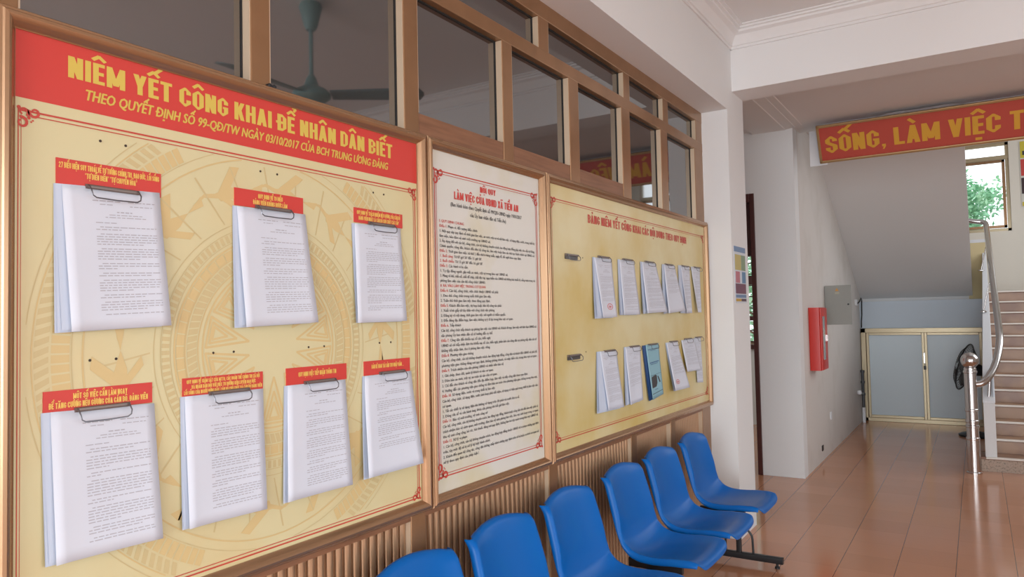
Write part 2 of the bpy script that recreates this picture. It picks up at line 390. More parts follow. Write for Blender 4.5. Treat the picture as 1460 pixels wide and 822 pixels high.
# left partition wall: beam over it, column at its far end
b = MB(); b.box(-0.25,0.193,-7.0,5.345,2.985,3.7); struct(b.build('wall_left_beam', M['plaster']))
b = MB(); b.box(0.0,0.193,5.345,5.78,-0.13,3.6); struct(b.build('wall_left_column', M['plaster']))
b = MB(); b.box(0.193,5.4,5.484,5.788,3.148,3.7); struct(b.build('ceiling_beam', M['ceiling']))
b = MB(); b.box(0.193,5.4,-0.9,-0.6,3.148,3.6); struct(b.build('ceiling_beam', M['ceiling']))
# cornice mouldings of the hall ceiling
def cornice_profile(s=1.0):
    return [(0,0),(0.012,0),(0.012,0.018),(0.022,0.022),(0.026,0.045),(0.055,0.085),(0.085,0.098),(0.088,0.112),(0.105,0.116),(0.105,0.128),(0.125,0.132),(0.125,0.14),(0,0.14)]
pr = cornice_profile()
b = MB(); b.prism([(0.193+a, 3.46+c) for a, c in pr], 1, -0.6, 5.484); struct(b.build('trim_1', M['ceiling'], smooth=30))
b = MB(); b.prism([(5.484-a, 3.46+c) for a, c in pr], 0, 0.193, 5.4); struct(b.build('trim_2', M['ceiling'], smooth=30))
b = MB(); b.prism([(-0.6+a, 3.46+c) for a, c in pr], 0, 0.193, 5.4); struct(b.build('trim_3', M['ceiling'], smooth=30))
# bay behind the cross beam: soffit along the left and its cornice
UNIT[0] = 'stair'
struct(MB().box(-2.9,5.2,5.31,7.05,3.172,3.4).build('ceiling', M['ceiling']))
b = MB(); b.box(-0.03,0.24,5.325,6.96,3.150,3.172); struct(b.build('wall_left_soffit', M['plaster']))
b = MB(); b.prism([(0.24,3.149),(0.265,3.149),(0.27,3.153),(0.32,3.159),(0.35,3.160),(0.355,3.164),(0.41,3.166),(0.415,3.172),(0.24,3.172)], 1, 5.325, 6.96); struct(b.build('trim_4', M['plaster'], smooth=30))
# wall with the dark doorway, facing the camera; and the stair side wall
b = MB(); b.box(-0.035,0.327,6.96,7.12,0,3.172); b.box(-0.9,-0.035,6.96,7.12,2.6,3.172); b.box(-2.9,-0.9,6.96,7.12,0,3.172)
struct(b.build('wall_back', M['plaster']))
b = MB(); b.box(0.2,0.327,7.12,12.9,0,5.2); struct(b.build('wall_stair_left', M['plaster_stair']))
b = MB(); b.box(-3.05,-2.9,5.15,10.2,0,3.25); struct(b.build('wall_corridor', M['plaster']))
b = MB(); b.box(-2.9,0.12,5.15,5.31,0,3.25); struct(b.build('wall_corridor_front', M['plaster']))
# office behind the doorway: window wall with its bars
b = MB(); b.box(-2.9,-1.5,10.0,10.15,0,3.25); b.box(-0.6,0.2,10.0,10.15,0,3.25); b.box(-1.5,-0.6,10.0,10.15,0,1.0); b.box(-1.5,-0.6,10.0,10.15,2.42,3.25)
struct(b.build('wall_office', M['plaster']))
b = MB(); b.box(-2.9,0.2,7.12,10.0,3.15,3.25); struct(b.build('ceiling_office', M['plaster']))
w1 = root('window_2', (-1.05,10.0,1.0), 'structure')
b = MB()
for z0, z1 in ((1.0,1.06),(1.38,1.44),(1.86,1.98),(2.36,2.42)): b.box(-1.5,-0.6,9.96,10.03,z0,z1)
for y0 in (-1.5,-1.22,-0.66): b.box(y0,y0+0.06,9.96,10.03,1.06,2.36)
b.build('window_frame', M['darkred'], w1)
for k in range(9):
    MB().tube([(-1.5,9.99,1.1+k*0.15),(-0.6,9.99,1.1+k*0.15)],0.008,6).build('bar', M['darkred'], w1)
# doorway: dark red timber frame
d1 = root('door_1', (-0.47,6.96,0), 'structure')
b = MB(); b.box(-0.078,-0.035,6.945,7.14,0,2.6); b.build('jamb', M['darkred'], d1, bevel=0.004)
b = MB(); b.box(-0.975,-0.9,6.945,7.14,0,2.6); b.build('jamb', M['darkred'], d1, bevel=0.004)
b = MB(); b.box(-0.9,-0.078,6.945,7.14,2.52,2.6); b.build('lintel', M['darkred'], d1, bevel=0.004)
b = MB(); b.box(-0.9,-0.078,6.98,7.08,2.02,2.10); b.box(-0.9,-0.078,7.02,7.04,2.10,2.52); b.build('transom_panel', M['darkred'], d1)

UNIT[0] = 'wall'
# hall on the right and behind the camera (seen in the glass and the polished floor)
b = MB()
b.box(5.4,5.6,-7.0,-4.8,-0.13,3.7); b.box(5.4,5.6,4.2,7.7,-0.13,3.7); b.box(5.4,5.6,-4.8,4.2,2.9,3.7); b.box(5.4,5.6,-0.6,-0.3,-0.13,2.9)
struct(b.build('wall_right', M['plaster']))
b = MB(); b.box(-0.25,5.6,-7.15,-7.0,3.3,3.7); b.box(-0.25,0.3,-7.15,-7.0,-0.13,3.3); b.box(4.9,5.6,-7.15,-7.0,-0.13,3.3); struct(b.build('wall_front', M['plaster']))
struct(MB().poly([(-40,-60,-0.16),(60,-60,-0.16),(60,70,-0.16),(-40,70,-0.16)]).build('ground', M['concrete']))

# ------------------------------------------------------------------ partition: lower fluted boards, posts, glazing
struct(MB().box(-0.25,-0.03,-7.0,-1.2,-0.13,2.985).build('wall_left_plain', M['plaster']))
pw = root('wall_left', (0,2.6,0), 'structure')
POSTL = [(0.655,0.735),(1.972,2.05),(2.94,3.02),(3.885,3.965),(4.52,4.60),(5.16,5.345)]
for y0, y1 in POSTL:
    b = MB(); b.box(-0.06,0.0,y0,y1,-0.13,0.86); b.build('post', M['frame'], pw, bevel=0.003)
    if y0 > 1: MB().box(-0.034,-0.004,y0-0.004,y0,-0.04,0.80).build('lit_edge_strip', M['lit_reveal'], pw)  # pale strip paints light on the post's entrance-facing edge
spans = [(-1.2,0.655)] + [(POSTL[i][1], POSTL[i+1][0]) for i in range(5)]
for i, (y0, y1) in enumerate(spans):
    pitch, depth = (0.037, 0.014) if i < 4 else (0.02, 0.004)
    b = MB(); n = max(1, round((y1-y0)/pitch)); pt = (y1-y0)/n; prof = []
    for k in range(n):
        a = y0+k*pt
        prof += [(-0.034,a),(-0.034,a+pt*0.22)]
        for q in range(5):
            ph = math.pi*(q+0.5)/5; prof.append((-0.034+depth*math.sin(ph)**0.6, a+pt*(0.24+0.74*(1-math.cos(ph))/2)))
    prof.append((-0.034,y1)); prof += [(-0.06,y1),(-0.06,y0)]
    b.prism(prof, 2, -0.05, 0.86); b.build('fluted_board', M['flute'], pw, smooth=50)
b = MB(); b.box(-0.06,0.004,-1.2,5.345,-0.13,-0.05); b.build('bottom_rail', M['rail'], pw)
b = MB(); b.box(-0.12,-0.065,-1.2,5.345,-0.13,2.985); b.build('backing_board', M['rail'], pw)
b = MB(); b.box(-0.062,-0.002,-1.2,5.345,0.80,0.86); b.build('middle_rail', M['rail'], pw)
b = MB(); b.box(-0.062,-0.034,0.655,5.345,0.84,2.16); b.build('board_backing', M['rail'], pw)

wn = root('window_1', (0,2.6,2.15), 'structure')
POST = [(0.655,0.735),(1.322,1.387),(1.972,2.05),(2.617,2.695),(3.228,3.330),(3.874,3.99),(4.493,4.609),(5.163,5.345)]
UP = [(0.655,0.735),(1.972,2.05),(2.938,3.03),(3.915,3.998),(4.546,4.638),(5.208,5.345)]
for y0, y1 in POST:
    b = MB(); b.box(-0.062,0.0,y0,y1,2.14,2.70); b.build('mullion', M['frame'], wn, bevel=0.003)
for y0, y1 in UP:
    b = MB(); b.box(-0.062,-0.0008,y0,y1,2.75,2.91); b.build('mullion', M['frame'], wn, bevel=0.003)
b = MB(); b.box(-0.062,0.001,-1.2,5.345,2.69,2.755); b.build('transom_rail', M['frame'], wn, bevel=0.003)
b = MB(); b.box(-0.062,0.001,-1.2,5.345,2.905,2.985); b.build('head_rail', M['frame'], wn, bevel=0.003)
b = MB(); b.box(-0.062,-0.001,-1.2,5.345,2.12,2.16); b.build('sill_rail', M['frame'], wn)
for i in (2,3,4):
    y0, y1 = POST[i][1], POST[i+1][0]
    b = MB(); b.box(-0.062,-0.004,y0,y1,2.15,2.247); b.build('bottom_rail', M['rail'], wn, bevel=0.003)
for k in (383.0,):
    for yy in (1.378,1.394):
        MB().lathe([(0.008,0),(0.008,0.01),(0.004,0.014)],10,(0.0,yy,2.17),(1,0,0)).build('bolt', M['black'], wn, True)
def panes(spans, z0f, z1):
    for y0, y1, z0 in spans:
        MB().box(-0.045,-0.036,y0-0.005,y1+0.005,z0-0.005,z1+0.005).build('pane', M['glass'], wn)
        g = MB(); t = 0.006
        for a in ((y0,y0+t,z0,z1),(y1-t,y1,z0,z1),(y0,y1,z0,z0+t),(y0,y1,z1-t,z1)): g.box(-0.036,-0.031,*a)
        g.build('gasket', M['gasket'], wn)
        for a in ((y0,y0+0.004),(y1-0.004,y1)): MB().box(-0.031,-0.003,a[0],a[1],z0+0.002,z1-0.002).build('lit_reveal_strip', M['lit_reveal'], wn)  # pale strips added at the pane sides as painted light on the reveals
panes([(-1.2,0.655,2.16)]+[(POST[i][1],POST[i+1][0],2.247 if i in (2,3,4) else 2.16) for i in range(7)], 0, 2.69)
panes([(-1.2,0.655,2.755)]+[(UP[i][1],UP[i+1][0],2.755) for i in range(5)], 0, 2.905)

# ================================================================== STAIRS (setting)
UNIT[0] = 'stair'
NS_, RH, TD, Y0 = 13, 0.13, 0.26, 8.0
st = root('stairs', (2.4,8.0,0), 'structure')
for k in range(NS_):
    y = Y0 + k*TD; z = (k+1)*RH; y1 = 12.9 if k == NS_-1 else y+TD+0.02
    sp = MB().box(1.66 if k == 0 else 1.785, 3.15, y, y1, max(0, z-RH-0.02) if k < NS_-1 else z-0.25, z-0.02).build('step', M['granite'] if k == 0 else M['riser'], st)
    MB().rbox(1.66 if k == 0 else 1.785, 3.15, y-0.018, y1, z-0.022, z, 0.009, 0).build('tread', M['riser'], sp, 30)
    MB().rbox(1.70 if k == 0 else 1.785, 3.15, y-0.021, y+0.022, z-0.018, z+0.002, 0.008, 0).build('nosing', M['nosing'], sp, 30)
b = MB(); b.box(0.327,1.785,11.12,12.9,1.45,1.69); b.build('landing_slab', M['soffit'], st)
def skew(mb, x0, x1, y0, y1, zb0, zt0, zb1, zt1):
    return mb.hexa([(x0,y0,zb0),(x1,y0,zb0),(x1,y1,zb1),(x0,y1,zb1),(x0,y0,zt0),(x1,y0,zt0),(x1,y1,zt1),(x0,y1,zt1)])
def parapet(b, e, y0, zb0, zt0, zb1, zt1):
    b.hexa([(1.695-e,y0,zb0),(1.785+e,y0,zb0),(1.80+e,11.12,zb1),(1.768-e,11.12,zb1),(1.695-e,y0,zt0),(1.785+e,y0,zt0),(1.80+e,11.12,zt1),(1.768-e,11.12,zt1)])
b = MB(); parapet(b,0,8.0,0.13,0.62,1.55,2.17)
b.build('parapet', M['plaster'], st, bevel=0.004)
b = MB(); parapet(b,0.004,7.995,0.62,0.64,2.17,2.19); b.build('parapet_cap', M['white'], st, bevel=0.004)
b = MB(); b.box(1.60,1.80,11.11,11.32,1.40,2.32); b.build('landing_parapet', M['yellow_wall'], st)
b = MB(); b.box(1.625,1.80,11.11,11.33,2.32,2.36); b.build('parapet_cap', M['white'], st)
b = MB(); skew(b,0.327,1.64,7.95,11.2,3.26,3.48,1.60,1.82); b.build('upper_flight', M['soffit'], st)
for k in range(12):
    y = 11.1 - k*0.26
    MB().box(0.327,1.64,y-0.26,y,1.80+k*0.133,1.98+k*0.133).build('step', M['riser'], st)
b = MB(); b.box(0.56,5.4,7.05,7.27,2.92,3.4); b.box(0.327,0.56,7.05,7.27,3.172,3.4); struct(b.build('stair_beam', M['soffit']))
b = MB(); b.box(0.327,1.64,7.27,8.0,3.25,3.42); struct(b.build('upper_floor_slab', M['soffit']))
# wall under the landing with the cupboard opening
b = MB(); b.box(0.327,1.785,10.98,11.1,1.24,1.60); struct(b.build('wall_under_stairs', M['plaster_cool_lit']))
b = MB(); b.box(1.772,1.784,8.06,11.1,0,0.9); struct(b.build('wall_stair_side', M['plaster_cool_lit']))
# far wall with the landing windows
b = MB(); b.box(0.2,1.45,12.9,13.08,0,5.2); b.box(2.155,3.15,12.9,13.08,0,5.2); b.box(3.8,5.6,12.9,13.08,0,5.2)
b.box(1.45,2.155,12.9,13.08,0,2.60); b.box(1.45,2.155,12.9,13.08,3.91,5.2); b.box(3.15,3.8,12.9,13.08,0,3.2); b.box(3.15,3.8,12.9,13.08,4.0,5.2)
struct(b.build('wall_far', M['cream']))
b = MB(); b.box(4.4,4.55,7.27,12.9,0,5.2); struct(b.build('wall_stair_right', M['cream']))
b = MB(); b.box(0.2,4.55,7.0,13.08,5.2,5.3); struct(b.build('ceiling_stairwell', M['ceiling']))
b = MB(); b.box(0.2,5.4,7.05,7.2,3.4,5.2); struct(b.build('wall_stair_front', M['plaster']))
def sash(name, x0, x1, z0, z1, zt, ym=12.93, mid=None):
    w = root(name, ((x0+x1)/2, ym, z0), 'structure')
    b = MB(); t = 0.045
    b.box(x0,x1,ym,ym+0.06,z0,z0+t); b.box(x0,x1,ym,ym+0.06,z1-t,z1); b.box(x0,x0+t,ym,ym+0.06,z0,z1); b.box(x1-t,x1,ym,ym+0.06,z0,z1); b.box(x0,x1,ym-0.01,ym+0.06,zt,zt+0.06)
    if mid: b.box(mid-0.03,mid+0.03,ym,ym+0.06,z0,z1)
    b.build('window_frame', M['goldalu'], w, bevel=0.003)
    b = MB(); t2 = 0.04; a0, a1, c0, c1 = x0+0.05, x1-0.05, z0+0.05, zt-0.005
    b.box(a0,a1,ym-0.012,ym+0.03,c0,c0+t2); b.box(a0,a1,ym-0.012,ym+0.03,c1-t2,c1); b.box(a0,a0+t2,ym-0.012,ym+0.03,c0,c1); b.box(a1-t2,a1,ym-0.012,ym+0.03,c0,c1)
    b.build('sash', M['frame'], w, bevel=0.003)
    return w
sash('window_3', 1.45, 2.155, 2.60, 3.91, 3.66)
sash('window_4', 3.15, 3.80, 3.2, 4.0, 3.62, mid=3.47)

# ================================================================== NOTICE BOARDS
UNIT[0] = 'wall'
def frame_side(mb, prof, p0, p1, inward, miter):
    """sweeps prof (d across the frame from its inner edge outward, h off the wall) from p0 to p1 (y,z), mitred"""
    d = Vector((p1[0]-p0[0], p1[1]-p0[1])); d.normalize(); vs = []; n = len(prof)
    for p, sg in ((p0, -1), (p1, 1)):
        for a, h in prof:
            vs.append((h, p[0] - inward[0]*a + d.x*sg*a, p[1] - inward[1]*a + d.y*sg*a))
    mb.add(vs, [(k, (k+1)%n, n+(k+1)%n, n+k) for k in range(n)] + [tuple(range(n-1,-1,-1)), tuple(range(n,2*n))])
FPROF = [(0,0.0),(0,0.010),(0.004,0.012),(0.009,0.021),(0.015,0.029),(0.021,0.032),(0.028,0.030),(0.031,0.026),(0.036,0.025),(0.040,0.018),(0.040,0.0)]
def board(name, y0, y1, z0, z1, panel_mat, label):
    r = root(name, (0.0, (y0+y1)/2, z0), None); tag(r, label, 'notice board')
    MB().box(-0.002,0.006,y0-0.005,y1+0.005,z0-0.005,z1+0.005).build('panel', panel_mat, r)
    for p0, p1, inw in (((y0,z0),(y0,z1),(1,0)),((y1,z1),(y1,z0),(-1,0)),((y0,z1),(y1,z1),(0,-1)),((y1,z0),(y0,z0),(0,1))):
        b = MB(); frame_side(b, FPROF, p0, p1, inw, True); b.build('frame_rail', M['boardframe'], r, smooth=35)
    return r
PX = 0.0072
def rect(mb, y0, y1, z0, z1, x=PX): mb.poly([(x,y0,z0),(x,y1,z0),(x,y1,z1),(x,y0,z1)])
def border(r, y0, y1, z0, z1, sides='lrtb', w=0.005, gap=0.014, inner=0.0022):
    b = MB()
    for o, t in ((0, w), (gap, inner)):
        a0, a1, c0, c1 = y0+o, y1-o, z0+o, z1-o
        if 't' in sides: rect(b,a0,a1,c1-t,c1)
        if 'b' in sides: rect(b,a0,a1,c0,c0+t)
        if 'l' in sides: rect(b,a0,a0+t,c0,c1)
        if 'r' in sides: rect(b,a1-t,a1,c0,c1)
    b.build('border_line', M['redline'], r)
def ornament(r, y, z, sy, sz, s=0.036):
    """scrolled corner flourish; sy, sz point into the panel"""
    b = MB(); x = PX+0.0006
    def curl(cy, cz, rad, a0, a1, w0):
        n = 12; pin = []; pout = []
        for k in range(n+1):
            u = k/n; a = R(a0+(a1-a0)*u); rr = rad*(1-0.55*u); w = w0*(1-0.5*u)
            pin.append((x, y+sy*(cy+(rr-w)*math.cos(a)), z+sz*(cz+(rr-w)*math.sin(a)))); pout.append((x, y+sy*(cy+(rr+w)*math.cos(a)), z+sz*(cz+(rr+w)*math.sin(a))))
        for k in range(n): b.poly([pin[k],pin[k+1],pout[k+1],pout[k]])
    curl(s*0.95, s*0.22, s*0.34, 200, -160, s*0.10); curl(s*0.22, s*0.95, s*0.34, 250, 610, s*0.10)
    curl(s*0.30, s*0.30, s*0.30, 45, -250, s*0.09)
    for (ay, az, br) in ((0.62,0.62,0.10),(0.85,0.75,0.06),(0.75,0.85,0.06),(0.05,0.05,0.12)):
        b.poly([(x, y+sy*s*(ay+br*math.cos(k*math.pi/4)), z+sz*s*(az+br*math.sin(k*math.pi/4))) for k in range(8)])
    b.build('corner_ornament', M['redline'], r)
def make_clip(r, yc, z, w=0.125, loop=True):
    b = MB(); b.rbox(0.006,0.0165,yc-w/2,yc+w/2,z-0.006,z+0.004,0.003,1)
    c = b.build('clip', M['clip'], r, 40)
    if loop:
        p = [(0.018,yc-w/2+0.004,z+0.002),(0.030,yc-w/2+0.004,z-0.012),(0.031,yc-w/2+0.006,z-0.022),(0.031,yc-w/2+0.014,z-0.027),(0.031,yc,z-0.028),(0.031,yc+w/2-0.014,z-0.027),(0.031,yc+w/2-0.006,z-0.022),(0.030,yc+w/2-0.004,z-0.012),(0.018,yc+w/2-0.004,z+0.002)]
        MB().tube(p,0.0016,6).build('wire_loop', M['wire'], c, True)

# ---- board one: yellow board with the red heading
ZB, ZT = 0.863, 2.125
A = board('notice_board', 0.725, 2.022, ZB, ZT, M['panel_a'], 'large yellow notice board with a red heading band and pale drum pattern')
b = MB(); b.box(0.004,0.0068,0.725,2.022,1.982,ZT); b.build('heading_band', M['red'], A)
b = MB(); text(b, 'NIÊM YẾT CÔNG KHAI ĐỂ NHÂN DÂN BIẾT', (PX,0.829,2.050), YR, ZU, 0.048, 1.068, t=0.095, cond=True); b.build('heading_lettering', M['gold'], A)
b = MB(); text(b, 'THEO QUYẾT ĐỊNH SỐ 99-QĐ/TW NGÀY 03/10/2017 CỦA BCH TRUNG ƯƠNG ĐẢNG', (PX,0.866,2.008), YR, ZU, 0.0235, 1.004, bold=BOLD, t=0.1, shear=0.18); b.build('subheading_lettering', M['gold'], A)
border(A, 0.737, 2.012, 0.873, 1.957, 'rtb', 0.004, 0.010)
border(A, 0.731, 2.012, 0.873, 1.957, 'l', 0.002, 0.006, 0.001)
for y, z, sy, sz in ((0.731,1.962,1,-1),(2.016,1.962,-1,-1),(2.016,0.870,-1,1),(0.731,0.870,1,1)): ornament(A, y, z, sy, sz, 0.034)
# drum pattern: rings of ticks, birds and the rays of the centre star, clipped to the panel
DC = (1.385, 1.430); LIM = (0.745, 2.0, 0.885, 1.945)
dm = MB(); dl = MB(); DX = 0.0066
def clip_ok(pts): return all(LIM[0] <= p[1] <= LIM[1] and LIM[2] <= p[2] <= LIM[3] for p in pts)
_dk = [0]
def dput(mb, pts):
    _dk[0] = (_dk[0]+1) % 15
    q = [(DX+_dk[0]*0.00002, DC[0]+a, DC[1]+c) for a, c in pts]
    if clip_ok(q): mb.poly(q)
def pol(r, a): return (r*math.cos(a), r*math.sin(a))
def ring(mb, r, w, n=160):
    for k in range(n):
        a, c = 2*math.pi*k/n, 2*math.pi*(k+1)/n
        dput(mb, [pol(r,a),pol(r+w,a),pol(r+w,c),pol(r,c)])
for r_, w_ in ((0.222,0.005),(0.236,0.003),(0.272,0.003),(0.300,0.005),(0.312,0.002),(0.338,0.002),(0.355,0.002),(0.52,0.004),(0.545,0.002),(0.625,0.003),(0.64,0.002)): ring(dm if w_ > 0.002 else dl, r_, w_)
def ticks(r0, r1, n, duty, mb=dm, slant=0.0):
    for k in range(n):
        a = 2*math.pi*k/n; w = math.pi*duty/n
        dput(mb, [pol(r0,a-w),pol(r1,a-w+slant),pol(r1,a+w+slant),pol(r0,a+w)])
ticks(0.242,0.268,90,0.8,dl,0.03); ticks(0.276,0.298,60,0.9,dm); ticks(0.316,0.336,120,0.6,dl)
ticks(0.55,0.588,170,0.8); ticks(0.593,0.622,170,0.6,dl,0.02)
for k in range(14):
    a0 = 2*math.pi*(k+0.5)/14
    for j, (rb, hw, tp) in enumerate(((0.216,0.19,0.085),(0.205,0.135,0.125),(0.198,0.085,0.155))):
        th = 0.006
        p1, p2, p3 = pol(rb,a0-hw), pol(rb,a0+hw), pol(tp,a0)
        for q0, q1 in ((p1,p3),(p2,p3),(p1,p2)):
            v2, f2 = stroke2([q0,q1], th); dput(dm, [v[:2] for v in v2])
BIRD = [[(-0.07,0.0),(-0.02,0.018),(0.03,0.012),(0.02,-0.012),(-0.03,-0.014)],[(0.03,0.012),(0.06,0.022),(0.065,0.014),(0.02,-0.004)],[(0.06,0.022),(0.105,0.008),(0.065,0.012)],
        [(-0.02,0.014),(-0.06,0.065),(-0.035,0.07),(0.02,0.012)],[(-0.01,-0.012),(-0.055,-0.05),(-0.03,-0.055),(0.015,-0.01)],[(-0.07,0.0),(-0.125,0.02),(-0.12,-0.005)]]
for rr, n, sc in ((0.437,14,1.0),):
    for k in range(n):
        a = 2*math.pi*(k+0.3)/n
        for pl in BIRD:
            dput(dm, [((rr+c*sc)*math.cos(a+u*sc/rr), (rr+c*sc)*math.sin(a+u*sc/rr)) for u, c in pl])
for k in range(28):
    a = 2*math.pi*k/28
    dput(dl, [pol(0.365,a-0.01),pol(0.505,a+0.05),pol(0.505,a+0.06),pol(0.365,a)])
dm.build('drum_pattern', M['drum'], A); dl.build('drum_pattern', M['drum_line'], A)
for y in (0.902,0.961,1.345,1.403,1.798,1.849): MB().lathe([(0.0032,0),(0.0032,0.0012)],8,(0.006,y,1.921),(1,0,0)).build('screw_hole', M['hole'], A)
for y in (0.879,0.938,1.192,1.254,1.513,1.574,1.818,1.873): MB().lathe([(0.0032,0),(0.0032,0.0012)],8,(0.006,y,1.423),(1,0,0)).build('screw_hole', M['hole'], A)

CAPTIONS = [
 (0.806,1.048,1.809,1.867,0.928,['27 BIỂU HIỆN SUY THOÁI VỀ TƯ TƯỞNG CHÍNH TRỊ, ĐẠO ĐỨC, LỐI SỐNG','“TỰ DIỄN BIẾN” “TỰ CHUYỂN HÓA”'],[0.96,0.50]),
 (1.258,1.496,1.816,1.864,1.385,['QUY ĐỊNH VỀ 19 ĐIỀU','ĐẢNG VIÊN KHÔNG ĐƯỢC LÀM'],[0.36,0.50]),
 (1.706,1.940,1.814,1.862,1.830,['QUY ĐỊNH VỀ TRÁCH NHIỆM NÊU GƯƠNG CỦA CÁN BỘ','ĐẢNG VIÊN NHẤT LÀ CÁN BỘ CHỦ CHỐT CÁC CẤP'],[0.90,0.83]),
 (0.781,1.024,1.314,1.362,0.905,['MỘT SỐ VIỆC CẦN LÀM NGAY','ĐỂ TĂNG CƯỜNG NÊU GƯƠNG CỦA CÁN BỘ, ĐẢNG VIÊN'],[0.50,0.91]),
 (1.103,1.346,1.317,1.364,1.236,['QUY ĐỊNH VỀ GIÁM SÁT CỦA MTTQ, CÁC ĐOÀN THỂ CHÍNH TRỊ XÃ HỘI','VÀ NHÂN DÂN ĐỐI VỚI VIỆC TU DƯỠNG RÈN LUYỆN ĐẠO ĐỨC','LỐI SỐNG CỦA NGƯỜI ĐỨNG ĐẦU, CÁN BỘ CHỦ CHỐT VÀ CÁN BỘ ĐẢNG VIÊN'],[0.91,0.80,0.97]),
 (1.427,1.664,1.317,1.366,1.552,['QUY ĐỊNH VIỆC TIẾP NHẬN THÔNG TIN'],[0.63]),
 (1.742,1.968,1.320,1.366,1.872,['BẢN KÊ KHAI TÀI SẢN THU NHẬP NĂM ...'],[0.70])]
for y0, y1, z0, z1, yc, lines, wf in CAPTIONS:
    cs = MB().box(0.006,0.0085,y0,y1,z0,z1).build('caption_strip', M['red'], A)
    n = len(lines); cap = 0.0125 if n == 2 else (0.0095 if n == 3 else 0.013)
    top = z1-0.008-cap if n > 1 else (z0+z1)/2-cap/2+0.004
    if n == 3: top = z1-0.005-cap
    b = MB()
    for k, (ln, f) in enumerate(zip(lines, wf)):
        wd = (y1-y0)*f; cy = (y0+y1)/2
        text(b, ln, (0.0091, cy-wd/2, top-k*cap*1.42), YR, ZU, cap, wd, t=0.095, cond=True)
    b.build('caption_lettering', M['gold_caption'], cs)
    make_clip(A, yc, z0+0.004, 0.122)

# ---- board two: ivory rules board
Bd = board('notice_board', 2.105, 2.889, ZB, ZT, M['panel_b'], 'narrow ivory notice board in small black print, between two yellow boards')
border(Bd, 2.122, 2.868, 0.917, 2.052, 'lrtb', 0.0045, 0.011)
for y, z, sy, sz in ((2.118,2.056,1,-1),(2.872,2.056,-1,-1),(2.872,0.913,-1,1),(2.118,0.913,1,1)): ornament(Bd, y, z, sy, sz, 0.045)
b = MB(); text(b, 'NỘI QUY', (PX,2.418,2.003), YR, ZU, 0.024, 0.116, t=0.095, cond=True); text(b, 'LÀM VIỆC CỦA UBND XÃ TIỀN AN', (PX,2.243,1.955), YR, ZU, 0.030, 0.467, t=0.095, cond=True); b.build('title_lettering', M['red'], Bd)
b = MB(); text(b, '(Ban hành kèm theo Quyết định số 99/QĐ-UBND ngày 19/01/2017', (PX,2.220,1.926), YR, ZU, 0.0145, 0.515, bold=SEMI, t=0.09); text(b, 'của Ủy ban nhân dân xã Tiền An)', (PX,2.346,1.897), YR, ZU, 0.0145, 0.262, bold=SEMI, t=0.09); b.build('subtitle_lettering', M['ink'], Bd)
